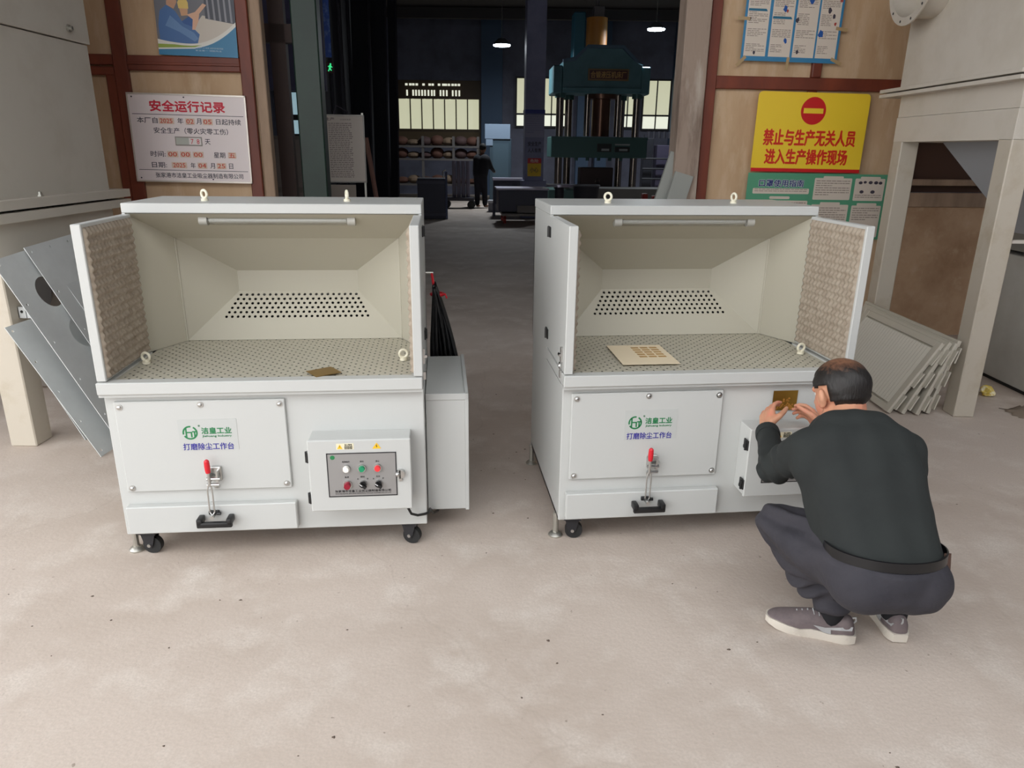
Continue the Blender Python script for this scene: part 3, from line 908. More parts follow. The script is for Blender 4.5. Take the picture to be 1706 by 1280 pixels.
# yellow no-entry sign
s = on_wall('warning_sign', 'yellow sign with red no-entry disc and red characters on the right partition', 'sign', 2.47, 1.766, -.055, -.008)
def rrect(x0, x1, y0, y1, r, n=5):
    pts = []
    for cx, cy, a0 in ((x1 - r, y1 - r, 0), (x0 + r, y1 - r, 90), (x0 + r, y0 + r, 180), (x1 - r, y0 + r, 270)):
        for i in range(n + 1):
            a = math.radians(a0 + 90 * i / n); pts.append((cx + r * math.cos(a), cy + r * math.sin(a), 0))
    return pts
YSIGN = mat('yellow_sign_paint', (244, 208, 56), .35)
SRED = mat('sign_red', (205, 32, 36), .4)
MB().prism(rrect(-.482, .482, -.314, .314, .035), (0, 0, .006)).build('panel', YSIGN, s, smooth=False)
m = MB().add([(x, y, .0066) for x, y in circle(0, .172, .108, 40, ry=.108)], [tuple(range(40))])
m.build('disc', SRED, s, smooth=False)
MB().box(-.085, .085, .152, .192, .0066, .0076).build('bar', YSIGN, s)
m = MB()
put_text(m, '禁止与生产无关人员', .1, 0, -.040, .0066, width=.80, height=.125, offset=.0042)
put_text(m, '进入生产操作现场', .1, -.01, -.192, .0066, width=.72, height=.120, offset=.0042)
m.build('lettering', mat('sign_letter_red', (212, 48, 30), .45), s, smooth=False)
m = MB(); rect(m, -.480, .480, -.314, -.286, .0068); m.build('base_stripe', SRED, s, smooth=False)

# printed sheets: many thin lines of print
def print_lines(mb, x0, x1, y0, y1, pitch, z, h=.35, seed=1):
    r = random.Random(seed)
    y = y1
    while y - pitch > y0:
        e = x1 if r.random() < .7 else x0 + (x1 - x0) * r.uniform(.4, .9)
        x = x0
        while x < e:
            w_ = min(e - x, r.uniform(.012, .05))
            rect(mb, x, x + w_ * .93, y - pitch * h, y, z)
            x += w_ + .003
        y -= pitch
PAPER = mat('glossy_white_paper', (218, 206, 192), .35)
TEXTG = mat('poster_text_grey', (148, 134, 124), .6)
GPOST = mat('poster_green', (88, 158, 124), .45)
BLUEINK = mat('poster_blue', (30, 84, 160), .5)
s = on_wall('mask_poster', 'green mask instruction poster below the yellow sign', 'poster', 2.605, 1.17, -.046, -.006)
MB().box(-.629, .629, -.28, .27, 0, .002).build('sheet', GPOST, s)
panels = [(-.575, -.075, .10, .145), (-.575, -.075, -.25, .045), (-.035, .300, .055, .235), (.33, .60, .05, .235), (-.035, .300, -.26, .015), (.33, .60, -.26, .01)]
for i, (x0, x1, y0, y1) in enumerate(panels):
    MB().prism(rrect(x0, x1, y0, y1, .008, 2), (0, 0, .0012)).xf(Matrix.Translation((0, 0, .002))).build('text_panel', PAPER, s, smooth=False)
m = MB()
print_lines(m, -.56, -.09, .105, .14, .015, .0036, seed=3); print_lines(m, -.56, -.09, -.24, .03, .022, .0036, seed=4)
print_lines(m, -.02, .285, .065, .215, .019, .0036, seed=5); print_lines(m, -.02, .285, -.25, -.01, .019, .0036, seed=6)
print_lines(m, .345, .585, .06, .10, .017, .0036, seed=7); print_lines(m, .345, .585, -.13, -.01, .019, .0036, seed=8)
tag(m.build('small_print', TEXTG, s, smooth=False), kind='stuff')
m = MB(); put_text(m, '口罩使用指南', .1, -.328, .187, .0026, width=.395, height=.058, offset=.004)
m.build('title_halo', mat('white_ink', (228, 232, 230), .5), s, smooth=False)
m = MB(); put_text(m, '口罩使用指南', .1, -.328, .187, .0036, width=.395, height=.058, offset=.0014)
m.build('title', mat('navy_ink', (26, 44, 110), .5), s, smooth=False)
m = MB()
for x, y, r in ((.38, .20, .013), (.42, .205, .011), (.47, .203, .014), (.52, .202, .014), (.40, .125, .014), (.50, .125, .015), (.56, .20, .013)):
    m.add([(x + r * 1.4 * math.cos(a * PI / 4), y + r * math.sin(a * PI / 4), .0036) for a in range(8)], [tuple(range(8))])
m.build('pictogram', GREYINK, s, smooth=False)
m = MB(); m.add([(.42 + q[0], -.20 + q[1], .0037) for q in ((-.03, -.05), (.035, -.05), (.03, .0), (.045, .03), (.01, .05), (-.005, .02), (-.03, .03))], [tuple(range(7))])
m.build('nurse_figure', BLUEINK, s, smooth=False)
for i, x in enumerate((-.33, .13, .465, .13, .465)):
    y = (.068, .24, .24, .024, .020)[i]
    MB().prism(rrect(x - .09, x + .09, y - .011, y + .011, .008, 2), (0, 0, .0014)).xf(Matrix.Translation((0, 0, .0025))).build('tab', PAPER, s, smooth=False)

# blue four-column leaflet
s = on_wall('safety_leaflet', 'blue-edged four-column leaflet taped above the yellow sign', 'poster', 2.215, 2.71, -.048, -.010)
BPOST = mat('leaflet_blue', (56, 128, 172), .4)
MB().box(-.405, .405, -.405, .42, 0, .002).build('sheet', BPOST, s)
cols = ((-.385, -.205), (-.180, .000), (.020, .200), (.215, .385))
for i, (x0, x1) in enumerate(cols):
    MB().box(x0, x1, -.370, .39 if i else .04, .002, .0028).build('column_panel', PAPER, s)
m = MB()
for i, (x0, x1) in enumerate(cols):
    for j, (a, b) in enumerate(((-.35, -.28), (-.24, -.17), (-.14, -.05), (-.02, .05), (.09, .18), (.22, .36))):
        if i == 0 and b > .05: continue
        xa, xb = x0 + .012, x1 - .012
        if i in (1, 2, 3) and j in (0, 2, 4): xb -= .06
        print_lines(m, xa, xb, a, b, .0125, .0032, .4, seed=20 + i * 7 + j)
tag(m.build('small_print', TEXTG, s, smooth=False), kind='stuff')
m = MB()
for x0, x1, y in ((-.380, -.235, -.035), (-.175, -.025, -.085)):
    m.add([(x0, y - .009, .0034), (x1 + .012, y - .009, .0034), (x1, y + .009, .0034), (x0, y + .009, .0034)], [(0, 1, 2, 3)])
m.build('heading_bar', mat('teal_ink', (40, 110, 140), .5), s, smooth=False)
def blob(mb, cx, cy, r, z, seed, k=9, sx=1.0, sy=1.0):
    rr_ = random.Random(seed)
    mb.add([(cx + sx * r * rr_.uniform(.6, 1.1) * math.cos(2 * PI * i / k), cy + sy * r * rr_.uniform(.6, 1.1) * math.sin(2 * PI * i / k), z) for i in range(k)], [tuple(range(k))])
for col, items in ((BLUEINK, ((-.08, -.02, .02, 1), (.13, .05, .022, 2), (.24, -.19, .025, 3), (-.05, -.25, .016, 4))), (GREYINK, ((.03, -.10, .016, 5), (.29, -.02, .018, 6), (.33, -.06, .016, 7), (-.36, -.10, .012, 8), (.06, -.33, .015, 9), (-.30, -.345, .012, 10))),
                   (mat('brick_ink', (170, 70, 60), .5), ((.375, .06, .017, 11), (-.06, -.035, .010, 12), (.35, -.115, .012, 13)))):
    for x, y, r, sd in items:
        q = MB(); blob(q, x, y, r, .0036, sd, sy=1.4); q.build('illustration', col, s, smooth=False)
q = MB()
for x, y, a in ((-.40, -.41, .8), (-.01, -.42, 1.5), (.40, -.39, -.4), (-.41, -.10, 0), (.41, -.15, -.1)):
    c_, s_ = math.cos(a) * .05, math.sin(a) * .05
    q.add([(x - c_ - s_ * .25, y - s_ + c_ * .25, .0038), (x - c_ + s_ * .25, y - s_ - c_ * .25, .0038), (x + c_ + s_ * .25, y + s_ - c_ * .25, .0038), (x + c_ - s_ * .25, y + s_ + c_ * .25, .0038)], [(0, 1, 2, 3)])
tag(q.build('sticky_tape', mat('yellowed_tape', (176, 150, 110), .3), s, smooth=False), kind='stuff')

# poster of two workers, only its lower half is in the picture
s = on_wall('worker_poster', 'poster of two workers in blue above the safety board, green and blue base', 'poster', -2.40, 2.243, -.046, -.02)
MB().box(-.285, .285, 0, .62, 0, .002).build('sheet', mat('poster_grey_photo', (112, 112, 118), .4), s)
def shape(name, pts, colr, z):
    MB().add([(x, y, z) for x, y in pts], [tuple(range(len(pts)))]).build(name, mat('print_%d_%d_%d' % colr, colr, .45), s, smooth=False)
shape('bench_print', [(-.05, .08), (.285, .10), (.285, .235), (.05, .28), (-.02, .20)], (206, 196, 182), .0024)
shape('machine_print', [(.07, .26), (.284, .23), (.284, .42), (.07, .40)], (70, 72, 82), .0025)
for i in range(5):
    shape('machine_bar', [(.09 + i * .04, .255 - i * .004), (.105 + i * .04, .253 - i * .004), (.098 + i * .04, .40), (.085 + i * .04, .40)], (140, 140, 146), .0026)
shape('far_worker', [(-.12, .22), (-.06, .26), (.0, .30), (.03, .26), (.0, .20), (-.04, .16), (-.10, .18)], (50, 90, 150), .0027)
shape('helmet_print', [(-.115, .32), (-.045, .32), (-.045, .36), (-.06, .39), (-.10, .39), (-.12, .36)], (226, 196, 110), .0028)
shape('face_print', [(-.10, .27), (-.055, .275), (-.05, .32), (-.11, .32)], (206, 158, 120), .0028)
shape('near_worker', [(-.265, .07), (-.10, .075), (.0, .085), (.02, .15), (-.03, .20), (-.09, .22), (-.14, .30), (-.20, .34), (-.25, .30), (-.27, .20)], (74, 112, 164), .0030)
shape('sleeve_print', [(-.22, .20), (-.12, .16), (-.02, .10), (.01, .12), (-.02, .16), (-.10, .20), (-.18, .27)], (104, 140, 184), .0032)
shape('head_print', [(-.20, .34), (-.15, .315), (-.125, .36), (-.13, .42), (-.19, .42)], (196, 150, 120), .0031)
shape('hand_print', [(-.06, .28), (.0, .30), (.06, .36), (.085, .35), (.03, .29), (.02, .24), (-.01, .18), (-.03, .18), (-.02, .25)], (222, 176, 146), .0034)
def curve_pts(f0, f1, n=24):
    xs = [-.285 + .57 * i / n for i in range(n + 1)]
    return [(x, f0(x)) for x in xs] + [(x, f1(x)) for x in reversed(xs)]
up = lambda x: .070 + .16 * ((x + .06) / .345) ** 2 * (1 if x > -.06 else .35)
shape('white_swoosh', curve_pts(lambda x: 0, lambda x: up(x) + .014), (228, 224, 214), .0036)
shape('green_swoosh', curve_pts(lambda x: 0, lambda x: min(up(x), .075)), (150, 170, 70), .0038)
shape('white_band', curve_pts(lambda x: 0, lambda x: up(x) - .006 if x > -.02 else .048 + (x + .285) * .05), (226, 226, 220), .0040)
shape('blue_base', curve_pts(lambda x: 0, lambda x: up(x) - .016 if x > -.02 else .038 + (x + .285) * .05), (58, 128, 168), .0042)
m = MB()
put_text(m, '安全生产 人人有责 共同守护美好家园', .02, .08, .058, .0044, width=.20, height=.011)
put_text(m, '安全第一 预防为主', .02, .075, .040, .0044, width=.19, height=.011)
m.build('small_print', mat('pale_ink', (190, 210, 220), .5), s, smooth=False)

# ---------------------------------------------------------------- small things on and around the benches
GOLD = mat('brass_plate', (150, 118, 52), .32, .75)
p = MB().box(-.053, .053, -.05, .05, 0, .0015).build('brass_plate', GOLD)
p.location = on_bench(0, .207, .062, .7595); p.rotation_euler = (0, 0, .68)
p.scale = (1, .95, 1)
tag(p, 'blank brass nameplate lying askew on the left bench tray', 'plate')
s = thing('printed_sheet', 'cream paper with small brown print lying on the right bench tray', 'paper', on_bench(1, -.21, .255, .7585), .1158 - .01)
MB().box(-.123, .123, -.153, .153, 0, .0012).build('paper', mat('cream_paper', (236, 220, 190), .6), s)
GOLDI = mat('brown_gold_print', (186, 146, 84), .5)
for i in range(3):
    for j in range(5):
        x = -.005 + i * .042; y = .105 - j * .036
        MB().box(x - .017, x + .017, y - .010, y + .012, .0012, .0016).build('print_mark', GOLDI, s)
# coil of black cable hung on the right side of the left bench
cb_ = thing('cable_coil', 'bundle of black cable with red tie hanging beside the left bench', 'cable', on_bench(0, .64, .80, 0), .0997)
m = MB()
rc = random.Random(5)
for i in range(24):
    a = i / 23
    w_ = .02 + .14 * a; d0 = rc.uniform(-.03, .03)
    top = Vector((.005 + .012 * rc.random(), d0 * .4, .955 + .02 * rc.random()))
    bot = .38 + .06 * rc.random()
    pts = []
    for k in range(24):
        t = 2 * PI * k / 24
        zz = .5 + .5 * math.cos(t)
        spread = (1 - zz) ** .8
        side = math.sin(t)
        pts.append((top.x - .01 + (w_ * .62 + side * .045) * spread + .004 * side, d0 + .02 * math.sin(t + i), bot + (top.z - bot) * zz))
    m.tube(pts, .0075, 6, closed=True)
tag(m.build('cable_loops', BLACKP, cb_, ang=2), kind='stuff')
m = MB().ring((.014, 0, .925), (0, 0, 1), .030, .008, 12, 6)
m.tube([(.004, 0, .93), (-.006, 0, .99), (-.012, 0, 1.03)], .007, 6)
m.tube([(.03, -.025, .925), (.052, -.03, .930), (.060, -.03, .910)], .005, 6)
m.build('red_tie', RED, cb_)
MB().cyl((-.04, 0, 1.03), (-.004, 0, 1.03), .006, n=8).build('hook', ZINC, cb_)
# litter by the right hopper
c_ = thing('crumpled_wrapper', 'crumpled yellow wrapper on the floor behind the right hopper leg', 'litter', (3.32, 4.80, 0))
b = bmesh.new(); bmesh.ops.create_icosphere(b, subdivisions=2, radius=.05)
rc = random.Random(2)
for v in b.verts: v.co = v.co * rc.uniform(.55, 1.25); v.co.z = max(0, v.co.z * .8 + .035)
MB().bm(b).build('paper_ball', mat('yellow_paper', (222, 196, 92), .6, var=((240, 232, 200), 25, .5, .6)), c_, smooth=False)
c_ = thing('floor_rag', 'crumpled grey rag on the floor at the far right edge', 'rag', (3.40, 4.44, 0))
V = []; F = []
for j in range(9):
    for i in range(13):
        x = -.14 + .28 * i / 12; y = -.09 + .18 * j / 8
        e = max(0, 1 - (x / .15) ** 2 - (y / .1) ** 2)
        V.append((x + .015 * math.sin(j * 2.1), y + .012 * math.cos(i * 1.7), .004 + e * (.03 + .022 * math.sin(i * 1.9 + j) + .016 * math.cos(j * 2.3 - i))))
for j in range(8):
    for i in range(12):
        a = j * 13 + i; F.append((a, a + 1, a + 14, a + 13))
rg = MB().add(V, F).build('cloth', mat('grey_rag', (128, 114, 100), .9), c_, ang=2)
sm = rg.modifiers.new('thick', 'SOLIDIFY'); sm.thickness = .004
# two grey slabs leaning on the right jamb
def lean_slab(label, t0, t1, z1, d, shift):
    o = MB().box(0, t1 - t0, -.015, .015, 0, z1 / math.cos(.22)).build('steel_slab', mat('slab_grey', (150, 152, 146), .5), smooth=False)
    o.matrix_world = Matrix.Translation(WL) @ Matrix.Rotation(.1, 4, 'Z') @ Matrix.Translation((t0, d, 0)) @ Matrix.Rotation(shift, 4, 'Y') @ Matrix.Rotation(-.05, 4, 'X')
    tag(o, label, 'steel plate', 'grey slabs leaning on the right jamb')
lean_slab('grey steel slab leaning on the right jamb, taller of two', .82, 1.0, 1.64, -.10, .29)
lean_slab('grey steel slab leaning on the right jamb, shorter front one', .93, 1.09, 1.47, -.16, .27)
# ---------------------------------------------------------------- inside the hall
tag(MB().box(-9, 9, 28, 28.2, 0, 6.0).build('wall_back', HALLWALL, smooth=False), 'dark blue-grey end wall of the hall', 'wall', kind='structure')
LIT = mat('daylit_frosted_pane', (200, 200, 190), .6, emit=((212, 212, 178), .72))
LITW = mat('daylit_clear_pane', (220, 226, 216), .6, emit=((232, 234, 214), .85))
LITC = mat('daylit_cool_pane', (200, 220, 226), .6, emit=((170, 205, 216), .55))
DFRAME = mat('dark_window_frame', (34, 32, 34), .6)
BFRAME = mat('brown_window_frame', (70, 54, 34), .6)
wn = [0]
def window(x0, x1, z0, z1, nx, zs, Y=27.95, frame=DFRAME, pane=LIT, pane2=LITW, fw=.06, label='lit window in the end wall'):
    wn[0] += 1
    o = MB()
    o.box(x0 - fw, x1 + fw, Y - .06, Y + .04, z0 - fw, z0); o.box(x0 - fw, x1 + fw, Y - .06, Y + .04, z1, z1 + fw)
    o.box(x0 - fw, x0, Y - .06, Y + .04, z0, z1); o.box(x1, x1 + fw, Y - .06, Y + .04, z0, z1)
    w = o.build('window_%d' % wn[0], frame, smooth=False)
    tag(w, label, 'window', kind='structure')
    zz = [z0] + zs + [z1]
    for i in range(nx):
        a = x0 + (x1 - x0) * i / nx; b = x0 + (x1 - x0) * (i + 1) / nx
        if i:
            MB().box(a - .02, a + .02, Y - .05, Y + .03, z0, z1).build('mullion', frame, w)
        for k in range(len(zz) - 1):
            MB().box(a, b, Y, Y + .01, zz[k], zz[k + 1]).build('pane', pane2 if (k == 0 and len(zz) > 2) else pane, w)
    for z in zs:
        MB().box(x0, x1, Y - .05, Y + .03, z - .03, z + .03).build('transom', frame, w)
    return w
w = window(-4.22, -1.32, 2.30, 3.32, 7, [], frame=BFRAME, fw=.10, label='wide daylit strip window in the hall end wall, left')
# slatted roof-light above it: rows of small bright gaps
for z, hgt, n, sd in ((3.80, .07, 17, 1), (3.52, .20, 18, 2), (3.36, .09, 9, 3)):
    r = random.Random(sd)
    for i in range(n):
        x = -3.95 + 2.0 * i / n + r.uniform(-.02, .02)
        if r.random() < .12: continue
        MB().box(x, x + (.085 if sd == 1 else .055), 27.9, 27.93, z - hgt / 2, z + hgt / 2).build('light_gap', LITW, w)
MB().box(-4.22, -1.2, 27.93, 27.98, 3.40, 3.95).build('slat_board', BFRAME, w)
MB().box(-4.3, -1.2, 27.86, 27.96, 1.75, 2.2).build('sill_board', mat('brown_sill', (92, 76, 52), .7), w)
MB().box(-1.32, -1.12, 27.84, 27.96, 0.6, 3.95).build('jamb_board', BFRAME, w)
window(.05, .80, 2.45, 4.05, 2, [2.85], label='narrow daylit window beside the hall column')
window(.98, 1.95, 2.45, 4.05, 3, [2.85], label='daylit window behind the left columns of the press')
window(3.70, 4.40, 2.45, 3.65, 2, [2.85], label='daylit window behind the right columns of the press')
window(4.62, 5.55, 2.40, 4.02, 2, [2.85], label='daylit window at the right end of the hall')
# pilasters on the end wall
TEAL = mat('teal_wall_post', (66, 86, 110), .7)
for x, wd, lab in ((-.85, .75, 'blue pilaster right of the wide strip window'), (2.45, .45, 'blue pilaster behind the press ram, left one'), (3.12, .42, 'blue pilaster behind the press ram, right one'), (5.85, .5, 'blue pilaster right of the last window')):
    o = MB().box(x - wd / 2, x + wd / 2, 27.6, 28, 0, 6.0).build('wall_pilaster', TEAL, smooth=False); tag(o, lab, 'pilaster', kind='structure')
# roof beams
for Y, z in ((14, 5.85), (20, 5.85), (26, 5.80)):
    o = MB().box(-8.8, 8.0, Y - .1, Y + .1, z - .15, z + .15).build('roof_beam', mat('dark_beam', (52, 48, 48), .7), smooth=False); tag(o, 'dark steel beam across the hall roof', 'beam', kind='structure')
# left side of the hall: partition with sheets
DARKP = mat('dark_side_panel', (50, 50, 58), .7)
o = MB().box(-2.45, -2.40, 9.2, 14.6, 0, 5.9).build('wall_side', DARKP, smooth=False); tag(o, 'dark side partition running into the hall', 'wall', kind='structure')
for i in range(9):
    y = 9.5 + i * .6
    MB().box(-2.40, -2.36, y, y + .06, 0, 5.9).build('panel_rib', DARKP, o)
o = MB().box(-3.6, -2.1, 8.6, 8.68, 2.2, 5.9).build('wall_side_upper', mat('upper_panel', (66, 64, 92), .7), smooth=False); tag(o, 'panel above the dark doorway inside the hall', 'wall', kind='structure')
SHM = mat('dark_steel_sheet', (48, 48, 54), .45, .3)
for i, (x, y, hgt, wd) in enumerate(((-2.12, 11.0, 3.9, .30), (-1.93, 11.4, 3.7, .24), (-1.80, 11.8, 3.8, .14))):
    o = MB().box(-wd / 2, wd / 2, -.02, .02, 0, hgt).build('steel_sheet', SHM, smooth=False)
    o.location = (x - .1, y, 0); o.rotation_euler = (-.03, .0, -.5)
    tag(o, 'tall dark sheet standing upright at the hall left, %s of three' % ('nearest', 'middle', 'farthest')[i], 'sheet', 'dark sheets in the hall')
# whiteboard on a stand, banner, exit sign
s = thing('whiteboard', 'portrait whiteboard with columns of writing just inside the hall', 'board', (-1.80, 8.0, 0), .1)
MB().box(-.215, .215, -.01, .01, 1.255, 1.925, bev=.003).build('panel', mat('board_grey_white', (196, 186, 176), .5), s)
m = MB()
for x0, x1, z0, z1 in ((-.22, .22, 1.915, 1.93), (-.22, .22, 1.25, 1.265), (-.22, -.208, 1.25, 1.93), (.208, .22, 1.25, 1.93)):
    m.box(x0, x1, -.016, .012, z0, z1)
m.build('frame', mat('grey_alu_frame', (150, 146, 140), .4, .4), s)
m = MB(); rb = random.Random(9)
for k in range(30):
    z = 1.84 - k * .0185
    x = -.15
    while x < .06:
        w_ = rb.uniform(.01, .04)
        m.add([(x, -.0112, z), (x + w_, -.0112, z), (x + w_, -.0112, z + .007), (x, -.0112, z + .007)], [(0, 1, 2, 3)]); x += w_ + .006
    if rb.random() < .6:
        m.add([(.075, -.0112, z), (.088, -.0112, z), (.088, -.0112, z + .008), (.075, -.0112, z + .008)], [(0, 1, 2, 3)])
tx = MB(); put_text(tx, '生产', .04, -.13, 1.885, width=.09, height=.03, offset=.001); put_text(tx, '计划安排表', .03, .03, 1.882, width=.11, height=.016)
for i, c1 in enumerate('注意事项'):
    put_text(tx, c1, .02, -.188, 1.80 - i * .03, width=.02, height=.02)
tx.xf(Matrix.Translation((0, -.0112, 0)) @ XZ); m.add(tx.v, tx.f)
tag(m.build('handwriting', mat('faded_marker', (120, 108, 106), .6), s, smooth=False), kind='stuff')
MB().box(-.17, .10, .0, .02, .75, 1.225).build('lower_board', mat('lower_board_grey', (146, 136, 126), .6), s)
m = MB()
for x in (-.2, .2):
    m.bar((x, .03, 0), (x, .03, 1.95), .02, .02, up=(0, 1, 0))
m.build('stand', ZINC, s)
m = MB().tube([(-.09, 0, 1.93), (-.06, 0, 2.02), (.07, 0, 1.95)], .006, 6); m.build('hanging_wire', GREYINK, s)
s = thing('hanging_banner', 'narrow blue banner hanging above the exit sign in the hall', 'banner', (-2.165, 9.0, 2.585), .5)
MB().box(-.055, .055, -.006, .006, 0, 1.4).build('cloth', mat('blue_banner', (46, 84, 168), .6, var=((110, 140, 200), 9, .5, .65)), s)
MB().cyl((-.07, 0, 1.4), (.07, 0, 1.4), .012, n=8).build('rod', ZINC, s)
s = thing('exit_sign', 'small green running-man exit sign inside the hall', 'sign', (-2.15, 9.0, 2.42), .6)
MB().box(-.055, .055, -.012, .012, 0, .115, bev=.002).build('housing', mat('exit_housing', (60, 30, 26), .5), s)
EXITG = mat('exit_green_glow', (60, 220, 140), .5, emit=((60, 220, 140), .9))
m = MB()
m.ball((.018, -.013, .093), (.011, .003, .011), seg=8, rings=5)
m.bar((.016, -.013, .082), (.006, -.013, .046), .022, .004, up=(0, 1, 0))
m.bar((.006, -.013, .048), (.026, -.013, .026), .012, .004, up=(0, 1, 0)); m.bar((.006, -.013, .048), (-.012, -.013, .018), .012, .004, up=(0, 1, 0))
m.bar((.014, -.013, .076), (.038, -.013, .060), .009, .004, up=(0, 1, 0)); m.bar((.012, -.013, .076), (-.014, -.013, .066), .009, .004, up=(0, 1, 0))
m.build('running_figure', EXITG, s)
window(-2.72, -2.25, 1.75, 2.20, 2, [1.93], Y=8.9, pane=LITC, pane2=LITC, fw=.04, label='cool lit glazing seen through the brown door frame')
s = thing('office_cabinet', 'grey filing cabinet behind the brown door frame', 'cabinet', (-2.35, 8.3, 0), .1)
MB().box(-.28, .18, 0, .4, 0, 1.72, bev=.004).build('body', mat('cabinet_grey', (120, 112, 106), .6), s)
for z in (.06, .62, 1.18):
    MB().box(-.27, .17, -.012, 0, z, z + .5).build('drawer', mat('cabinet_grey2', (132, 124, 118), .6), s)
# leaning bar
o = MB().bar((-1.78, 9.1, 1.72), (-1.52, 8.95, .0), .05, .03).build('leaning_bar', mat('rusty_bar', (150, 116, 104), .6), smooth=False)
tag(o, 'slanting metal bar leaning beside the whiteboard', 'bar')

# hall column with notices
COLB = mat('blue_grey_column', (134, 138, 168), .6, var=((116, 120, 150), 2, .4, .7))
s = thing('hall_column', 'blue-grey steel column with notices in the middle of the hall', 'column', (.45, 18.5, 0), .1)
MB().box(-.23, .23, -.2, .2, 0, 5.9, bev=.01).build('shaft', COLB, s)
MB().box(-.30, .30, -.27, .27, 0, .9, bev=.01).build('base_sleeve', COLB, s)
MB().box(-.24, .24, -.21, .21, 2.43, 2.52).build('blue_band', mat('blue_band', (34, 48, 130), .5), s)
MB().box(-.22, .22, -.215, -.2, 1.90, 2.40).build('notice', mat('pale_notice', (150, 150, 176), .5), s)
m = MB(); print_lines(m, -.2, .2, 1.93, 2.37, .05, 0, .35, seed=44); m.xf(Matrix.Translation((0, -.217, 0)) @ XZ); m.build('notice_print', COLB, s, smooth=False)
m = MB(); put_text(m, '安全生产', .15, 0, 1.75, width=.32, height=.10, offset=.002); put_text(m, '人人有责', .15, 0, 1.60, width=.32, height=.10, offset=.002)
m.xf(Matrix.Translation((0, -.203, 0)) @ XZ).build('stencil', mat('dark_stencil', (40, 34, 52), .6), s, smooth=False)
MB().box(-.16, .17, -.215, -.2, 1.0, 1.42).build('warning_notice', mat('notice_yellow', (214, 176, 30), .5), s)
MB().box(-.16, .17, -.22, -.2, 1.30, 1.42).build('notice_heading', mat('notice_red', (190, 40, 44), .5), s)
m = MB(); put_text(m, '危险', .1, 0, 1.36, width=.2, height=.075, offset=.002); m.xf(Matrix.Translation((0, -.222, 0)) @ XZ).build('notice_text', mat('notice_pale', (220, 200, 190), .5), s, smooth=False)
m = MB(); put_text(m, '小心', .1, .0, 1.15, width=.2, height=.12, offset=.002); m.xf(Matrix.Translation((0, -.218, 0)) @ XZ).build('notice_text', BLACKINK, s, smooth=False)

# hydraulic press
PTEAL = mat('press_teal_paint', (76, 116, 124), .5, var=((62, 98, 106), 1.5, .4, .7))
PDARK = mat('press_dark_green', (54, 88, 86), .5)
CHROME = mat('press_rod', (150, 140, 130), .25, 1.0)
s = thing('hydraulic_press', 'big teal four-column hydraulic press with orange top cylinder', 'press', (2.28, 22.0, 0), .05)
m = MB()
m.prism([(-1.02, -.6, 3.12), (1.14, -.6, 3.12), (1.14, -.6, 3.80), (.98, -.6, 3.92), (.60, -.6, 4.27), (-.36, -.6, 4.27), (-.72, -.6, 3.96), (-1.02, -.6, 3.92)], (0, 1.2, 0))
m.box(-1.30, -1.02, -.55, .55, 3.10, 3.82, bev=.03); m.box(1.14, 1.40, -.55, .55, 3.10, 3.82, bev=.03)
crown = m.build('crown', PTEAL, s)
MB().box(-1.02, 1.14, -.66, -.6, 3.18, 3.26, bev=.01).build('crown_rib', PTEAL, crown)
m = MB()
m.prism([(-1.04, -.68, 3.86), (1.16, -.68, 3.74), (1.16, -.68, 3.84), (.98, -.68, 3.99), (.60, -.68, 4.33), (-.38, -.68, 4.33), (-.74, -.68, 4.02), (-1.04, -.68, 3.96)][2:] + [(-1.04, -.68, 3.88), (-.70, -.68, 3.93), (-.36, -.68, 4.25), (.58, -.68, 4.25), (.95, -.68, 3.92)], (0, .1, 0))
m.build('crown_edge', mat('press_light_edge', (70, 96, 116), .5), crown, smooth=False)
MB().box(-.34, .78, -.64, -.6, 3.44, 3.74).build('name_board', mat('name_frame', (120, 96, 60), .5), crown)
MB().box(-.30, .74, -.65, -.64, 3.48, 3.70).build('name_field', mat('name_red', (70, 26, 26), .5), crown)
m = MB(); put_text(m, '合锻液压机床厂', .2, .22, 3.59, width=.98, height=.17, offset=.004); m.xf(Matrix.Translation((0, -.652, 0)) @ XZ).build('name_lettering', mat('brass_letters', (176, 140, 80), .4), crown, smooth=False)
ORANGE = mat('orange_cylinder', (190, 124, 48), .5)
m = MB().cyl((-.06, 0, 4.27), (-.06, 0, 5.08), .29, n=28); cyl_ = m.build('top_cylinder', ORANGE, s)
m = MB().box(-.18, .12, -.12, .12, 5.08, 5.36, bev=.01); m.tube([(-.06, 0, 5.36), (-.06, 0, 5.62), (-.10, 0, 5.82)], .05, 8); m.build('valve_block', mat('valve_grey', (110, 106, 106), .5, .3), cyl_)
MB().box(-.68, -.36, .1, .7, 4.0, 5.25, bev=.02).build('oil_tank', mat('tank_teal', (40, 104, 124), .5), s)
for x, y in ((-1.06, -.4), (-.72, .4), (1.10, -.4), (.82, .4)):
    c_ = MB().cyl((x, y, .55), (x, y, 3.12), .105, n=16).build('column', CHROME, s)
    MB().cyl((x, y, 3.0), (x, y, 3.12), .15, n=12).build('nut', PDARK, c_)
m = MB().cyl((.16, 0, 2.0), (.16, 0, 3.12), .26, n=24); m.cyl((.16, 0, 3.0), (.16, 0, 3.13), .45, n=24); m.build('ram', mat('ram_brown', (104, 74, 58), .3, .6), s)
for x in (-.25, .62):
    MB().cyl((x, -.1, 2.0), (x, -.1, 3.12), .085, n=12).build('side_rod', CHROME, s)
m = MB().box(-1.30, 1.42, -.62, .62, 1.42, 1.98, bev=.02); m.box(-1.30, 1.42, -.66, -.62, 1.90, 1.98)
sld = m.build('slide', PDARK, s)
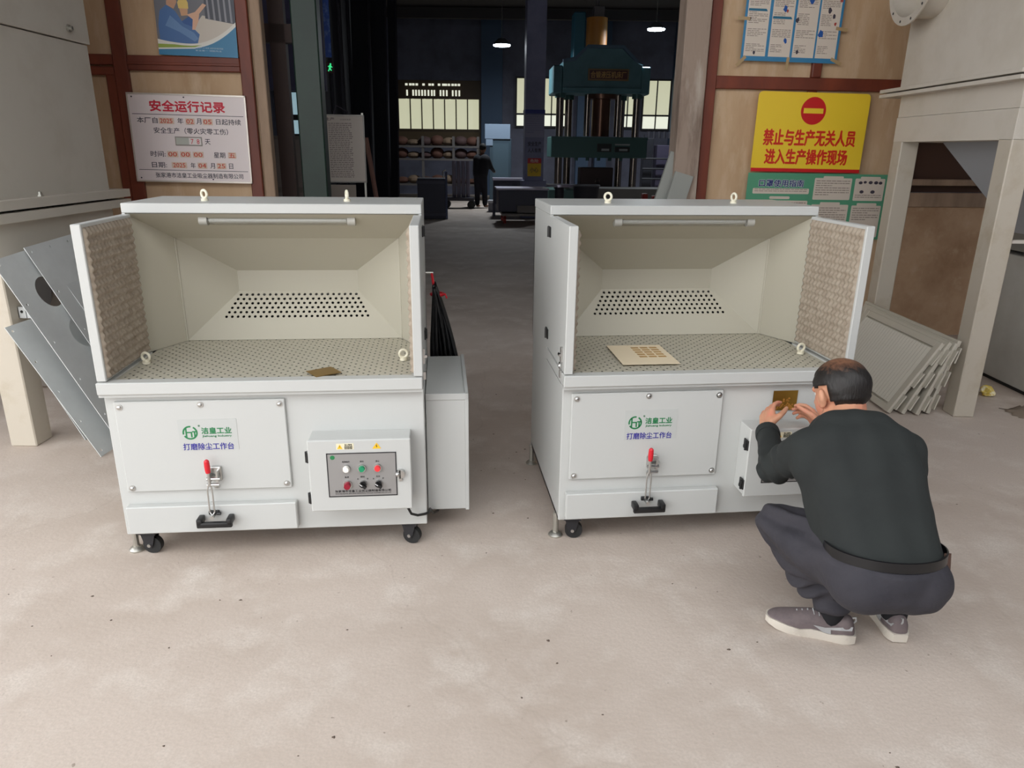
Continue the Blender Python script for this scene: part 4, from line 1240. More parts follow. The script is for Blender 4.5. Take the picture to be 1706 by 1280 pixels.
for x0, x1, z0, z1 in ((.0, .40, 1.58, 1.80), (.50, .92, 1.58, 1.72)):
    p = MB().box(x0, x1, -.65, -.62, z0, z1).build('rating_plate', mat('plate_black', (24, 28, 30), .4), sld)
    MB().box(x0 + .12, x1 - .06, -.656, -.65, z0 + .03, z0 + .09).build('plate_print', mat('plate_print', (140, 146, 146), .5), p)
MB().box(.50, .92, -.65, -.62, 1.76, 1.80).build('plate_strip', mat('plate_print', (140, 146, 146), .5), sld)
for i in range(6):
    MB().cyl((-.55 + i * .32, -.4, 1.34), (-.55 + i * .32, -.4, 1.44), .05, n=8).build('stud', PDARK, sld)
m = MB().box(-1.35, 1.45, -.65, .65, 0, .55, bev=.02); m.build('bed', PDARK, s)
m = MB().box(-.4, .55, -.3, .3, .55, 1.15, bev=.02); m.build('die_block', mat('die_brown', (58, 42, 40), .6), s)
MB().ring((.10, -.32, .78), (0, 1, 0), .06, .014, 14, 6).build('lifting_eye', CHROME, s)
# platform in front of the press and red pallet truck
s = thing('steel_platform', 'low grey steel platform in front of the press', 'platform', (3.05, 20.4, 0), .05)
MB().box(-1.0, 1.1, -.5, .5, .28, .66, bev=.01).build('deck', mat('platform_grey', (104, 104, 102), .6), s)
MB().box(-.95, 1.05, -.45, .45, 0, .28).build('plinth', RUBBER, s)
s = thing('red_machine', 'small red machine part standing at the foot of the right jamb slabs', 'machine', (2.72, 15.0, 0))
MB().box(-.2, .2, -.15, .15, 0, .62, bev=.02).build('body', mat('dull_red', (150, 44, 34), .6), s)
m = MB(); m.box(-.15, -.05, -.1, .1, .62, .80, bev=.01); m.box(.05, .16, -.1, .1, .62, .76, bev=.01); m.build('ports', mat('dull_red', (150, 44, 34), .6), s)
# control rack right of the press
s = thing('electrical_rack', 'dark rack of pipes and cabinets right of the press', 'rack', (4.55, 23.5, 0))
MB().box(-.15, .45, 0, .6, 0, 1.8, bev=.01).build('cabinet', mat('violet_grey', (74, 70, 92), .6), s)
MB().box(-.55, -.25, .1, .5, 0, 2.0, bev=.01).build('cabinet', mat('rack_dark', (40, 42, 50), .6), s)
m = MB()
for z in (.8, 1.1, 1.4):
    m.cyl((-.6, -.1, z), (.6, -.1, z), .03, n=6)
for x in (-.6, .6):
    m.cyl((x, -.1, 0), (x, -.1, 2.1), .03, n=6)
m.build('rails', mat('rack_dark', (40, 42, 50), .6), s)
for i in range(6):
    MB().cyl((-.4 + i * .16, .2, 2.0), (-.4 + i * .16, .2, 2.2), .05, n=8).build('valve', DARKP, s)

# carts, benches and stores in the middle distance
NAVY = mat('navy_steel', (62, 64, 82), .5)
s = thing('flat_cart', 'dark steel box on a red-legged trolley before the hall column', 'trolley', (.12, 17.2, 0), .08)
MB().box(-.50, .62, -.3, .6, .26, .74, bev=.01).build('box', NAVY, s)
MB().box(-.55, .64, -.34, .64, .74, .78, bev=.004).build('top_plate', mat('pale_plate', (176, 172, 190), .3, .5), s)
MB().box(-.42, .62, -.36, .55, .17, .22).build('deck', mat('deck_grey', (140, 134, 128), .5), s)
for x, y in ((-.36, -.3), (.5, -.3), (-.36, .5), (.5, .5)):
    MB().cyl((x, y, 0), (x, y, .18), .035, n=8).build('leg', mat('red_leg', (150, 50, 46), .6), s)
MB().box(-.08, .40, -.34, -.3, .24, .40).build('front_tag', mat('tag_grey', (120, 114, 112), .6), s)
s = thing('round_table', 'small round-topped stand between the column and the press', 'table', (1.0, 16.6, 0))
MB().cyl((0, 0, .84), (0, 0, .89), .30, n=24).build('top', mat('pale_plate', (176, 172, 190), .3, .5), s)
MB().cyl((0, 0, .03), (0, 0, .84), .10, n=12).build('stem', DARKP, s)
MB().cyl((0, 0, 0), (0, 0, .03), .22, n=20).build('foot', DARKP, s)
s = thing('waste_bin', 'dark grey bin right of the round stand', 'bin', (1.62, 16.9, 0))
MB().tube([(0, 0, 0), (0, 0, .86)], [.22, .30], 20).build('drum', DARKP, s)
MB().ring((0, 0, .86), (0, 0, 1), .30, .02, 20, 6).build('rim', mat('rim_grey', (90, 92, 100), .5), s)
s = thing('work_desk', 'dark steel desk behind the trolley, left of the column', 'desk', (-.18, 19.0, 0), .05)
MB().box(-.38, .38, -.3, .3, .88, .93).build('top', mat('pale_plate', (176, 172, 190), .3, .5), s)
MB().box(-.36, .36, -.28, .28, .30, .88).build('carcass', NAVY, s)
for x in (-.34, .34):
    for y in (-.26, .26):
        MB().box(x - .03, x + .03, y - .03, y + .03, 0, .30).build('leg', NAVY, s)
MB().box(-.2, .1, -.3, -.28, .5, .8).build('door', mat('navy2', (74, 76, 96), .5), s)
s = thing('electric_cabinet', 'pale blue-topped control cabinet behind the far worker', 'cabinet', (-.50, 24.0, 0), .03)
MB().box(-.30, .38, -.3, .3, 0, 1.94, bev=.01).build('body', mat('slate_cabinet', (60, 78, 90), .5), s)
MB().box(-.45, .34, -.34, .2, 1.92, 2.36, bev=.01).build('pale_box', mat('pale_blue_box', (128, 146, 166), .5), s)
MB().box(-.42, -.20, -.33, -.1, 1.72, 1.92, bev=.01).build('pale_bracket', mat('pale_blue_box', (128, 146, 166), .5), s)
MB().box(-.2, .3, -.32, -.3, .3, 1.8).build('door', mat('slate_cabinet2', (70, 90, 102), .5), s)
# storage rack with brown goods under the strip window
s = thing('storage_rack', 'long rack of rusty brown goods under the strip window', 'rack', (-2.5, 25.0, 0))
RK = mat('rack_brown', (84, 58, 46), .7)
for x in (-1.5, -.5, .5, 1.3):
    MB().box(x - .04, x + .04, -.3, -.24, 0, 2.0).build('upright', mat('rack_grey', (96, 92, 90), .6), s)
for z in (.45, 1.25, 1.65):
    MB().box(-1.55, 1.35, -.32, .5, z, z + .06).build('shelf', mat('rack_grey', (96, 92, 90), .6), s)
rg_ = random.Random(3)
for z in (.51, 1.31, 1.71):
    for i in range(7):
        x = -1.4 + i * .39
        hgt = rg_.uniform(.16, .34)
        MB().ball((x + .17, 0, z + hgt * .5), (.23, .22, hgt * .55), seg=10, rings=7).build('sack', mat('goods_%d' % (i % 3), ((96, 64, 52), (128, 108, 88), (80, 60, 58))[i % 3], .8), s)
s = thing('grey_crate', 'dark blue-grey steel crate at the left foot of the storage rack', 'crate', (-2.0, 18.0, 0), .1)
MB().box(-.33, .33, -.3, .3, 0, .94, bev=.01).build('body', mat('crate_blue', (70, 72, 88), .6), s)
for z in (.08, .82):
    MB().box(-.35, .35, -.32, .32, z, z + .06).build('band', mat('crate_band', (84, 86, 104), .6), s)
MB().box(.33, .38, -.32, -.26, 0, 1.1).build('post', mat('crate_post', (84, 94, 124), .6), s)
s = thing('cylinder_cart', 'hand cart carrying upright grey cylinders beside the far worker', 'cart', (-1.55, 21.2, 0))
for i in range(4):
    MB().cyl((-.16 + i * .13, 0, .30), (-.16 + i * .13, 0, 1.30), .058, n=10).build('cylinder', mat('cylinder_grey', (106, 102, 116), .5), s)
MB().box(-.45, .40, -.25, .25, .22, .30).build('deck', DARKP, s)
for x in (-.38, .33):
    MB().cyl((x, -.2, .11), (x, .2, .11), .11, n=14).build('wheel', RUBBER, s)
m = MB().tube([(-.42, 0, .3), (-.48, 0, 1.0), (-.40, 0, 1.05)], .02, 6); m.build('push_bar', ZINC, s)
s = thing('white_crate', 'low white-topped crate beside the far worker', 'crate', (-.50, 20.2, 0))
MB().box(-.2, .2, -.2, .2, 0, .24).build('body', mat('crate_pale', (120, 120, 128), .6), s)
MB().box(-.22, .22, -.22, .22, .24, .30).build('lid', mat('crate_white', (190, 190, 196), .5), s)
# far worker seen from behind, dark clothes, stooping a little over the desk
def capsule_body(pts_r):
    mb = MB()
    for (a, ra), (b, rb2) in pts_r:
        mb.tube([a, b], [ra, rb2], 12); mb.ball(a, ra); mb.ball(b, rb2)
    return mb
def remesh(o, voxel, smooth=6):
    md = o.modifiers.new('r', 'REMESH'); md.mode = 'VOXEL'; md.voxel_size = voxel; md.use_smooth_shade = True
    ms = o.modifiers.new('s', 'SMOOTH'); ms.iterations = smooth; ms.factor = .5
    dg = bpy.context.evaluated_depsgraph_get()
    me = bpy.data.meshes.new_from_object(o.evaluated_get(dg))
    o.modifiers.clear(); old = o.data; o.data = me; bpy.data.meshes.remove(old)
    return o
s = thing('person', 'distant worker in dark clothes standing by the desk in the hall', 'person', (-.98, 21.5, 0), -.4)
SKIN0 = mat('far_skin', (150, 110, 90), .7)
b_ = capsule_body([(((-.10, 0, .07), .05), ((-.10, 0, .48), .065)), (((-.10, 0, .48), .07), ((-.09, 0, .90), .10)), (((.12, .05, .07), .05), ((.11, .05, .48), .065)), (((.11, .05, .48), .07), ((.09, 0, .90), .10)),
                   (((-.07, 0, .95), .13), ((-.10, .08, 1.32), .14)), (((.07, 0, .95), .13), ((.10, .08, 1.32), .14)), (((0, .1, 1.4), .07), ((0, .16, 1.52), .055)), (((0, .18, 1.62), .095), ((0, .2, 1.66), .09)),
                   (((-.19, .1, 1.36), .06), ((-.24, .22, 1.10), .05)), (((-.24, .22, 1.10), .047), ((-.16, .44, 1.02), .04)), (((.19, .1, 1.36), .06), ((.26, .2, 1.10), .05)), (((.26, .2, 1.10), .047), ((.24, .42, 1.00), .04)),
                   (((-.16, .44, 1.02), .038), ((-.13, .53, 1.0), .03)), (((.24, .42, 1.0), .038), ((.22, .52, .99), .03)), (((-.10, 0, .05), .045), ((-.11, .16, .04), .04)), (((.12, .05, .05), .045), ((.13, .21, .04), .04))])
bo = b_.build('body', SKIN0, s); remesh(bo, .03, 3)
c_ = capsule_body([(((-.08, 0, .93), .145), ((-.10, .08, 1.33), .155)), (((.08, 0, .93), .145), ((.10, .08, 1.33), .155)), (((-.19, .1, 1.36), .07), ((-.24, .22, 1.10), .062)), (((-.24, .22, 1.10), .06), ((-.17, .42, 1.03), .05)),
                   (((.19, .1, 1.36), .07), ((.26, .2, 1.10), .062)), (((.26, .2, 1.10), .06), ((.245, .40, 1.01), .05))])
remesh(c_.build('jacket', mat('near_black_cloth', (26, 26, 32), .9), s), .03, 3)
c_ = capsule_body([(((-.10, 0, .12), .075), ((-.10, 0, .48), .085)), (((-.10, 0, .48), .085), ((-.08, 0, .92), .13)), (((.12, .05, .12), .075), ((.11, .05, .48), .085)), (((.11, .05, .48), .085), ((.08, 0, .92), .13))])
remesh(c_.build('trousers', mat('near_black_trouser', (30, 30, 38), .9), s), .03, 3)
MB().ball((0, .165, 1.67), (.10, .10, .11)).build('hair', mat('far_hair', (18, 16, 16), .8), s)
# pendant lamps
LEDM = mat('led_lamp_glow', (240, 250, 255), .4, emit=((225, 242, 255), 30))
def pendant(label, x, y, z, ceil):
    t = thing('pendant_lamp', label, 'lamp', (x, y, z), 0, 'high bay lamps in the hall')
    MB().cyl((0, 0, -.03), (0, 0, 0), .23, .24, n=24).build('led_disc', LEDM, t)
    MB().tube([(0, 0, 0), (0, 0, .06), (0, 0, .16)], [.25, .20, .10], 24).build('housing', mat('lamp_housing', (90, 92, 96), .5), t)
    MB().cyl((0, 0, .16), (0, 0, ceil - z), .012, n=6).build('suspension_rod', ZINC, t)
    ld = bpy.data.lights.new('lamp_glow', 'AREA'); ld.shape = 'DISK'; ld.size = .45; ld.energy = 120; ld.color = (.90, .95, 1.0)
    lo = bpy.data.objects.new('lamp_light', ld); C.objects.link(lo); lo.parent = t; lo.location = (0, 0, -.05)
pendant('glowing high-bay lamp left of the hall column', -.40, 22.0, 4.38, 6.0)
pendant('glowing high-bay lamp right of the press', 3.86, 22.0, 4.83, 6.0)
# ---------------------------------------------------------------- the crouching man
from mathutils import noise as mnoise
MAN = thing('person', 'man in dark sweater and grey sneakers crouching before the right bench, holding a brass plate', 'person', (1.20, 2.06, 0))
MO = Vector((1.20, 2.06, 0))
def V3(*a): return Vector(a) - MO
SKIN = mat('skin', (196, 142, 112), .55, var=((206, 128, 104), 14, .45, .7))
SHIRT = mat('charcoal_green_knit', (37, 41, 40), .9, var=((30, 33, 33), 3, .4, .7), bump=(11, .35, .015))
TROU = mat('charcoal_trouser_cloth', (54, 52, 58), .85, var=((44, 43, 50), 5, .4, .7), bump=(24, .55, .012))
J = dict(pel=V3(1.158, 1.975, .385), hipL=V3(1.065, 1.985, .375), hipR=V3(1.245, 1.985, .375), knL=V3(.946, 2.275, .355), knR=V3(1.37, 2.33, .40),
         anL=V3(1.120, 2.145, .105), anR=V3(1.350, 2.165, .105), c7=V3(1.140, 2.255, .745), head=V3(1.140, 2.385, .812), shL=V3(.995, 2.215, .672), shR=V3(1.295, 2.195, .668),
         elL=V3(.955, 2.405, .512), elR=V3(1.375, 2.43, .50), wrL=V3(1.008, 2.655, .560), wrR=V3(1.236, 2.680, .548))
def caps(mb, a, b, ra, rb, n=14):
    a = Vector(a); b = Vector(b)
    mb.tube([a, b], [ra, rb], n); mb.ball(a, ra, seg=n); mb.ball(b, rb, seg=n)
    return mb
def displace(o, f):
    me = o.data
    no = [v.normal.copy() for v in me.vertices]
    for v, n_ in zip(me.vertices, no):
        v.co += n_ * f(v.co)
    me.update()

# ---- body: one continuous skin surface, hands with five fingers each
bd = MB()
hf = Vector((-.30, .88, -.36)).normalized()                     # where the face points
hl = hf.cross(Vector((0, 0, 1))).normalized()                   # the man's right
hu = hl.cross(hf).normalized()
HR = Matrix((hl, hf, hu)).transposed()                          # head frame: x right, y face, z crown
H = J['head']
def hp(x, y, z): return H + HR @ Vector((x, y, z))
bd.ball(hp(0, -.012, .022), (.079, .097, .088), seg=24, rings=16, rot=HR)          # cranium
bd.ball(hp(0, .030, -.035), (.064, .066, .078), seg=20, rings=14, rot=HR)          # face
bd.ball(hp(0, .052, -.090), (.036, .036, .030), seg=14, rings=10, rot=HR)          # chin
caps(bd, hp(0, .092, .005), hp(0, .112, -.030), .010, .014)                        # nose
caps(bd, hp(-.030, .082, .018), hp(.030, .082, .018), .012, .012)                  # brow
caps(bd, hp(-.016, .093, -.062), hp(.016, .093, -.062), .009, .009)                # mouth
for s in (-1, 1):
    bd.ball(hp(s * .083, -.004, -.016), (.011, .022, .034), seg=12, rings=10, rot=HR)
    bd.ball(hp(s * .090, -.014, -.006), (.010, .013, .026), seg=12, rings=10, rot=HR)
caps(bd, hp(0, -.030, -.060), J['c7'] + Vector((-.005, .03, -.02)), .060, .066)
caps(bd, hp(-.02, -.01, -.060), J['c7'] + Vector((-.03, .05, -.04)), .050, .060)
for s, sh in (('L', -1), ('R', 1)):
    caps(bd, J['c7'] + Vector((0, 0, -.05)), J['sh' + s], .07, .05)
    caps(bd, J['sh' + s], J['el' + s], .048, .040)
    caps(bd, J['el' + s], J['wr' + s], .040, .027)
    caps(bd, J['c7'] + Vector((sh * .05, .02, -.09)), J['pel'] + Vector((sh * .05, .05, .02)), .075, .08)
    caps(bd, J['hip' + s], J['kn' + s], .085, .055)
    caps(bd, J['kn' + s], J['an' + s], .055, .038)
    caps(bd, J['an' + s] + Vector((0, 0, -.04)), J['an' + s] + Vector((-.10 if s == 'L' else .005, .045 if s == 'L' else .11, -.065)), .026, .018)
def hand(W, d, n, thumb_sign, curl=(.25, .55, .45), spread=.0):
    d = Vector(d).normalized(); n = Vector(n); n = (n - d * n.dot(d)).normalized()
    l = n.cross(d) * thumb_sign
    caps(bd, W - d * .03, W + d * .02, .026, .024)
    for k in (-.028, -.010, .010, .028):
        caps(bd, W + d * .012 + l * k * .65, W + d * .085 + l * k, .017, .0125)
    tips = []
    for k, ln, c in ((.030, .074, .9), (.010, .082, 1.0), (-.011, .077, 1.05), (-.031, .060, 1.15)):
        p = W + d * .088 + l * k; ang = 0.0
        for i, (fr, r0, r1) in enumerate(((.45, .0098, .0090), (.30, .0090, .0082), (.25, .0082, .0072))):
            ang += curl[i] * c
            dirv = d * math.cos(ang) + n * math.sin(ang) + l * spread * k * 6
            q = p + dirv.normalized() * ln * fr
            caps(bd, p, q, r0, r1, 10); p = q
        tips.append(p)
    p = W + d * .030 + l * .026
    q = p + (d * .62 + l * .48 + n * .45).normalized() * .042
    r = q + (d * .80 + l * .10 + n * .50).normalized() * .034
    t = r + (d * .85 + n * .45 - l * .05).normalized() * .026
    caps(bd, p, q, .0165, .0125, 10); caps(bd, q, r, .0118, .0105, 10); caps(bd, r, t, .0104, .0085, 10)
    return tips, t
tl_, th_ = hand(J['wrL'], (.036, .135, .092), (.90, .42, -.20), 1, (.30, .50, .40))
tr_, tt_ = hand(J['wrR'], (-.036, .140, .082), (-.85, .45, .10), -1, (.45, .70, .45))
bo = bd.build('body', SKIN, MAN)
remesh(bo, .0042, 3)
# ---- eyes
for s in (-1, 1):
    e = MB().ball(hp(s * .028, .074, .002), .0105, seg=12, rings=8)
    e.build('eye', mat('eye_white', (225, 220, 212), .3), MAN)
# ---- hair: dark back and sides, thin on the crown
def hair_mat():
    m = mat('thinning_black_hair', (26, 22, 20), .55)
    nt = m.node_tree; p = nt.nodes['Principled BSDF']
    tc = nt.nodes.new('ShaderNodeTexCoord')
    vm = nt.nodes.new('ShaderNodeVectorMath'); vm.operation = 'DISTANCE'
    nt.links.new(tc.outputs['Object'], vm.inputs[0]); cr = hp(.005, -.030, .115); vm.inputs[1].default_value = cr
    n1 = nt.nodes.new('ShaderNodeTexNoise'); n1.inputs['Scale'].default_value = 70; n1.inputs['Detail'].default_value = 4
    nt.links.new(tc.outputs['Object'], n1.inputs['Vector'])
    ad = nt.nodes.new('ShaderNodeMath'); ad.operation = 'MULTIPLY_ADD'
    nt.links.new(n1.outputs['Fac'], ad.inputs[0]); ad.inputs[1].default_value = .075; nt.links.new(vm.outputs['Value'], ad.inputs[2])
    mr = nt.nodes.new('ShaderNodeMapRange'); mr.inputs['From Min'].default_value = .075; mr.inputs['From Max'].default_value = .125
    mr.inputs['To Min'].default_value = .62; mr.inputs['To Max'].default_value = 0
    nt.links.new(ad.outputs[0], mr.inputs['Value'])
    mx = nt.nodes.new('ShaderNodeMix'); mx.data_type = 'RGBA'; mx.inputs[6].default_value = rgb(26, 22, 20); mx.inputs[7].default_value = rgb(150, 104, 78)
    nt.links.new(mr.outputs['Result'], mx.inputs[0]); nt.links.new(mx.outputs[2], p.inputs['Base Color'])
    n2 = nt.nodes.new('ShaderNodeTexNoise'); n2.inputs['Scale'].default_value = 160
    mp = nt.nodes.new('ShaderNodeMapping'); mp.inputs['Scale'].default_value = (1, .25, .25); nt.links.new(tc.outputs['Object'], mp.inputs['Vector']); nt.links.new(mp.outputs['Vector'], n2.inputs['Vector'])
    b = nt.nodes.new('ShaderNodeBump'); b.inputs['Strength'].default_value = .6; b.inputs['Distance'].default_value = .004
    nt.links.new(n2.outputs['Fac'], b.inputs['Height']); nt.links.new(b.outputs['Normal'], p.inputs['Normal'])
    return m
hv = []; hfc = []; seg, rings = 48, 40
keep = {}
for i in range(rings + 1):
    t = PI * i / rings
    for j in range(seg):
        ph = 2 * PI * j / seg
        x, y, z = .088 * math.sin(t) * math.cos(ph), .106 * math.sin(t) * math.sin(ph), .096 * math.cos(t)
        # hairline: forehead at the front, above and round the ear, down to the nape
        yy = y - .012; zz = z + .022
        side = abs(x) / .088
        if yy > .045: lim = .060 + (yy - .045) * .6
        elif yy > -.01: lim = .060 - (.045 - yy) * 1.2 if side < .8 else .022
        else: lim = -.058 - .03 * math.sin(j * 1.9) * .12 + side * .018
        if side > .72 and -.035 < yy < .045: lim = max(lim, .020 + .006 * math.sin(j * 2.3))
        keep[(i, j)] = zz > lim
        flare = 1.0 + (.035 if zz < -.02 else 0) - (.02 if zz < lim + .012 else 0) + .012 * math.sin(j * 5.1 + i * .7)
        hv.append(hp(x * flare, (y) * flare - .012, zz))
for i in range(rings):
    for j in range(seg):
        j2 = (j + 1) % seg
        if keep[(i, j)] and keep[(i, j2)] and keep[(i + 1, j)] and keep[(i + 1, j2)]:
            hfc.append((i * seg + j, (i + 1) * seg + j, (i + 1) * seg + j2, i * seg + j2))
ho = MB().add(hv, hfc).build('hair', hair_mat(), MAN, ang=3)
md = ho.modifiers.new('thick', 'SOLIDIFY'); md.thickness = .010; md.offset = -1

# ---- sweater
sw = MB()
pel, c7 = J['pel'], J['c7']
def along(t): return pel.lerp(c7, t)
for s in (-1, -.5, 0, .5, 1):
    ex = Vector((s, 0, 0)); g = 1.0 - .06 * abs(s) + (.02 if s == 0 else 0)
    pts = [(along(-.05) + ex * .070 + Vector((0, -.034, .0)), .106), (along(.32) + ex * .078, .112), (along(.58) + ex * .086, .114), (along(.80) + ex * .086, .104), (along(.92) + ex * .060, .088)]
    for (a, ra), (b, rb_) in zip(pts[:-1], pts[1:]):
        caps(sw, a + Vector((0, .035, -.02)), b + Vector((0, .03, -.02)), ra * g, rb_ * g)
        caps(sw, a + Vector((0, -.006, .004)), b, ra * g, rb_ * g)
for s in ('L', 'R'):
    for q in (0, -.025, -.05):
        caps(sw, c7 + Vector((.035 if s == 'L' else .0, q * .6 - (.015 if s == 'L' else 0), (-.066 if s == 'L' else -.045) + q)), J['sh' + s] + Vector((0, q * .5, -.005 + q)), .080, .070)
    caps(sw, J['sh' + s], J['el' + s], .072, .058)
    caps(sw, J['el' + s], J['el' + s].lerp(J['wr' + s], .88), .059, .043)
    caps(sw, J['sh' + s] + Vector((.012 if s == 'L' else -.012, 0, -.03)), along(.45) + Vector((-.086 if s == 'L' else .086, .02, 0)), .074, .102)
caps(sw, c7 + Vector((.012, .012, -.045)), c7 + Vector((.016, .030, -.028)), .070, .064)
so = sw.build('sweater', SHIRT, MAN); remesh(so, .008, 22)
elL = J['elL']
def fold(p):
    f = mnoise.noise(p * 9.0) * .004 + mnoise.noise(Vector((p.x * 6, p.y * 16, p.z * 16))) * .003
    d = (p - elL).length
    if d < .20:
        f += (1 - d / .20) * .009 * math.sin((p.z * .9 + p.x * .6 - p.y * .3) * 95 + mnoise.noise(p * 12) * 3)
    return f
displace(so, fold)
# cuffs
for s in ('L', 'R'):
    a = J['el' + s].lerp(J['wr' + s], .82); b = J['el' + s].lerp(J['wr' + s], .97)
    MB().tube([a, a.lerp(b, .5), b, b.lerp(a, .1)], [.046, .047, .045, .030], 20).build('cuff', SHIRT, MAN)
# collar
nd = (hp(0, -.03, -.06) - c7).normalized()
# ---- trousers
tr = MB()
for s, e in (('L', -1), ('R', 1)):
    tr.ball(pel + Vector((e * .070, -.048, -.022)), (.118, .112, .104), seg=20, rings=14)
    caps(tr, J['hip' + s] + Vector((0, -.01, 0)), J['kn' + s], .108, .078)
    caps(tr, J['kn' + s], J['kn' + s].lerp(J['an' + s], .55), .078, .074)
    caps(tr, J['kn' + s].lerp(J['an' + s], .55), J['an' + s] + Vector((0, 0, .03)), .074, .062)
    caps(tr, J['hip' + s].lerp(J['kn' + s], .4) + Vector((0, -.01, -.03)), J['kn' + s].lerp(J['an' + s], .5), .085, .07)
tr.ball(pel + Vector((0, -.012, .0)), (.186, .150, .100), seg=24, rings=16)
tr.ball(pel + Vector((0, -.040, -.022)), (.150, .120, .104), seg=24, rings=16)
tr.tube([pel + Vector((0, 0, 0)), pel + Vector((0, 0, .052))], [.165, .160], 30)
tro = tr.build('trousers', TROU, MAN); remesh(tro, .008, 14)
knL, anL = J['knL'], J['anL']
def tfold(p):
    f = mnoise.noise(p * 8) * .004
    w = max(0, 1 - (p - (knL.lerp(J['hipL'], .45) + Vector((0, 0, .0)))).length / .24)
    f += w * .022 * math.sin((p.x * .75 + p.z * .55 + p.y * .3) * 88 + mnoise.noise(p * 7) * 4)
    w2 = max(0, 1 - (p - knL.lerp(anL, .7)).length / .19)
    f += w2 * .018 * math.sin((p.z * .9 - p.x * .45) * 100 + mnoise.noise(p * 8) * 4)
    w3 = max(0, 1 - (p - (J['hipR'] + Vector((.02, -.03, -.06)))).length / .16)
    f += w3 * .005 * math.sin((p.x + p.z * .3) * 85)
    return f
displace(tro, tfold)
# ---- belt
bx = Vector((1, 0, 0)); by = Vector((0, .995, -.10)); bn = Vector((0, .10, .995)); bc = pel + Vector((0, .0, .056))
bb = MB(); n = 48; Vb = []; Fb = []
for i in range(n):
    a = 2 * PI * i / n
    for r, hgt in ((1.0, -.017), (1.0, .017), (1.03, .015), (1.03, -.015)):
        Vb.append(bc + bx * (.176 * r * math.cos(a)) + by * (.140 * r * math.sin(a)) + bn * hgt)
for i in range(n):
    j = (i + 1) % n
    for k in range(4):
        k2 = (k + 1) % 4
        Fb.append((i * 4 + k, i * 4 + k2, j * 4 + k2, j * 4 + k))
bb.add(Vb, Fb).build('belt', mat('black_leather', (24, 24, 26), .3), MAN)
# key fob on the right hip
kf = MB().prism([V3(1.315, 1.925, .455), V3(1.335, 1.935, .45), V3(1.325, 1.905, .395), V3(1.30, 1.885, .375), V3(1.295, 1.89, .395)], (.004, -.006, .002))
kf.build('hip_tag', mat('brown_leather', (88, 64, 54), .5), MAN)

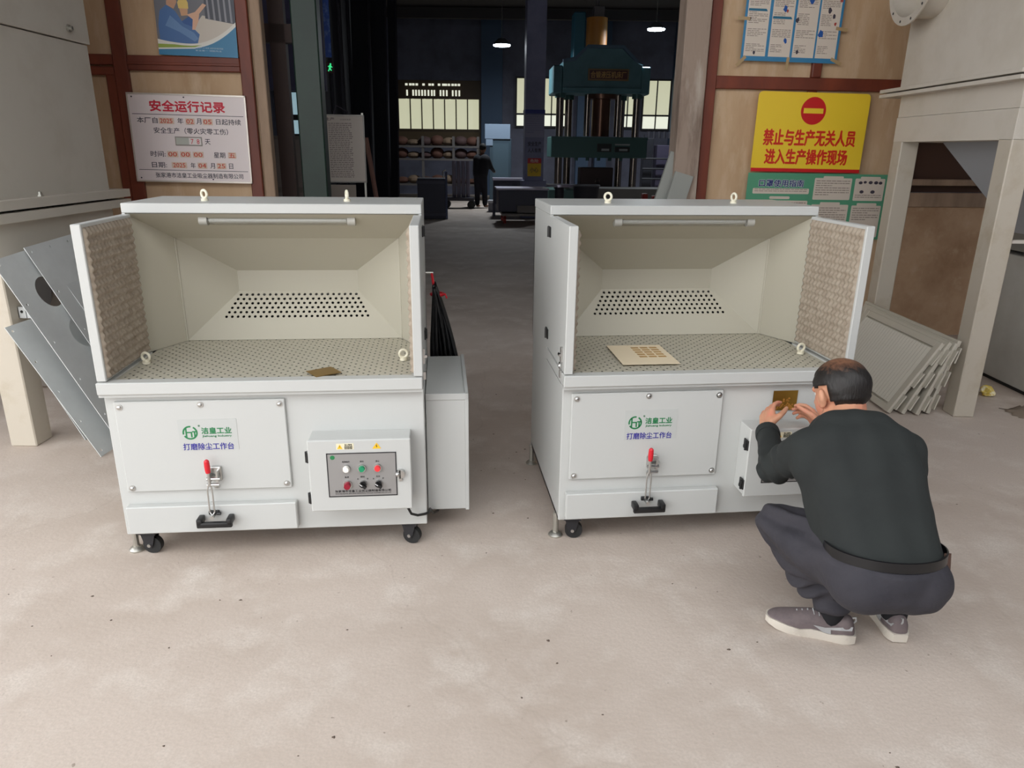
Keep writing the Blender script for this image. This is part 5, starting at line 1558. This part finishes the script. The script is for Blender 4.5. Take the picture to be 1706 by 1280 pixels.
# ---- sneakers and socks
SOLE = mat('off_white_sole', (206, 198, 186), .6, var=((170, 160, 148), 9, .5, .75))
UPPER = mat('mauve_grey_mesh', (112, 100, 100), .8, var=((98, 88, 90), 30, .4, .7), bump=(300, .3, .002))
STRIPE = mat('silver_stripe', (168, 168, 168), .4, .1)
PROF = ((.000, .020, .030), (.012, .031, .080), (.035, .036, .088), (.060, .036, .066), (.085, .036, .062), (.110, .037, .078), (.140, .040, .080), (.175, .045, .068), (.215, .048, .054), (.250, .043, .044), (.275, .029, .034), (.286, .012, .024))
def shoe(label, heel, toe, side):
    ax = (Vector(toe) - Vector(heel)).normalized(); rz = math.atan2(ax.y, ax.x)
    up = MB(); V = []; F = []; k = 11
    for s_, hw, ht in PROF:
        base = .024 + (.012 * max(0, (s_ - .2) / .086)) ** 1
        for i in range(k):
            a = PI * i / (k - 1)
            V.append((s_, hw * math.cos(a) * (1.0 if 0 < i < k - 1 else .96), base + (ht - base + .012) * math.sin(a) ** .75 if 0 < i < k - 1 else base))
    for a in range(len(PROF) - 1):
        for i in range(k - 1):
            F.append((a * k + i, a * k + i + 1, (a + 1) * k + i + 1, (a + 1) * k + i))
    F.append(tuple(range(k))); F.append(tuple((len(PROF) - 1) * k + i for i in range(k)))
    up.add(V, F)
    o = up.build('sneaker', UPPER, MAN, ang=1.2)
    o.location = Vector(heel) - MO; o.rotation_euler = (0, 0, rz)
    md = o.modifiers.new('sub', 'SUBSURF'); md.levels = 1; md.render_levels = 2
    so_ = MB(); V = []; F = []
    for q, (s_, hw, ht) in enumerate(PROF):
        sp = max(0, (s_ - .20) / .086); hs = max(0, (.03 - s_) / .03)
        zb = .014 * sp ** 1.6 + .004 * hs; zt = .034 - .004 * min(1, s_ / .2) + .010 * sp + .004 * math.sin(s_ * 60)
        hw2 = hw + .004
        s2 = s_ - (.004 if q == 0 else 0) + (.004 if q == len(PROF) - 1 else 0)
        V += [(s2, -hw2 * .94, zb), (s2, hw2 * .94, zb), (s2, hw2, zb + (zt - zb) * .5), (s2, hw2 * .97, zt), (s2, -hw2 * .97, zt), (s2, -hw2, zb + (zt - zb) * .5)]
    for a in range(len(PROF) - 1):
        for i in range(6):
            i2 = (i + 1) % 6
            F.append((a * 6 + i, a * 6 + i2, (a + 1) * 6 + i2, (a + 1) * 6 + i))
    F.append(tuple(range(6))); F.append(tuple((len(PROF) - 1) * 6 + i for i in range(6)))
    so_.add(V, F).build('sole', SOLE, o, ang=.8)
    # heel pull, stripe and laces
    for sd in (-1, 1):
        st = MB()
        path = [(.010, .068), (.050, .061), (.095, .050), (.135, .052), (.120, .044), (.100, .032), (.075, .030), (.078, .046), (.045, .052), (.012, .056)]
        def surf(s_, z):
            for (s0, w0, h0), (s1, w1, h1) in zip(PROF[:-1], PROF[1:]):
                if s0 <= s_ <= s1:
                    t_ = (s_ - s0) / (s1 - s0); w_ = w0 + (w1 - w0) * t_; h_ = h0 + (h1 - h0) * t_
                    q = min(1, max(0, (z - .024) / (h_ - .012)))
                    return w_ * math.sqrt(max(.05, 1 - q ** 2.4)) + .0022
            return .03
        st.add([(a, sd * surf(a, z), z) for a, z in path], [(0, 1, 8, 9), (1, 2, 7, 8), (2, 3, 4, 5), (2, 5, 6, 7)])
        st.build('stripe', STRIPE, o, smooth=False)
    m = MB()
    for i in range(5):
        x = .118 + i * .017; z = .089 - max(0, i - 1) * .0058
        m.tube([(x, -.020, z - .008), (x + .006, 0, z + .003), (x, .020, z - .008)], .0024, 6)
    m.build('laces', STRIPE, o)
    m = MB().tube([(.008, 0, .070), (.002, 0, .080), (.004, 0, .092), (.014, 0, .088)], .003, 6)
    m.build('heel_tab', STRIPE, o)
    return o
shoe('left', (1.190, 2.105, 0), (.940, 2.205, 0), -1)
shoe('right', (1.345, 2.098, 0), (1.365, 2.38, 0), 1)
for s in ('L', 'R'):
    MB().tube([J['an' + s] + Vector((0, .0, -.05)), J['an' + s] + Vector((0, 0, .06))], [.041, .046], 18).build('sock', mat('black_sock', (20, 20, 24), .9), MAN)
# ---- the plate he holds against the bench
bp = thing('brass_plate', 'dark brass nameplate held by the crouching man against the right bench', 'plate', on_bench(1, .335, -.004, .622), .1158)
MB().box(-.053, .053, -.0015, 0, -.043, .043).build('metal', GOLD, bp)
bq = MB()
rg2 = random.Random(11)
for i in range(26):
    a = PI * rg2.random(); r = rg2.uniform(.012, .045)
    x = .010 + r * math.cos(a); z = -.038 + r * 1.2 * math.sin(a)
    if abs(x) < .048 and z < .035:
        bq.add([(x - .005, -.0021, z - .003), (x + .005, -.0021, z - .003), (x + .003, -.0021, z + .004), (x - .003, -.0021, z + .004)], [(0, 1, 2, 3)])
tag(bq.build('engraving', mat('engraved_gold', (196, 140, 66), .4, .5), bp, smooth=False), kind='stuff')
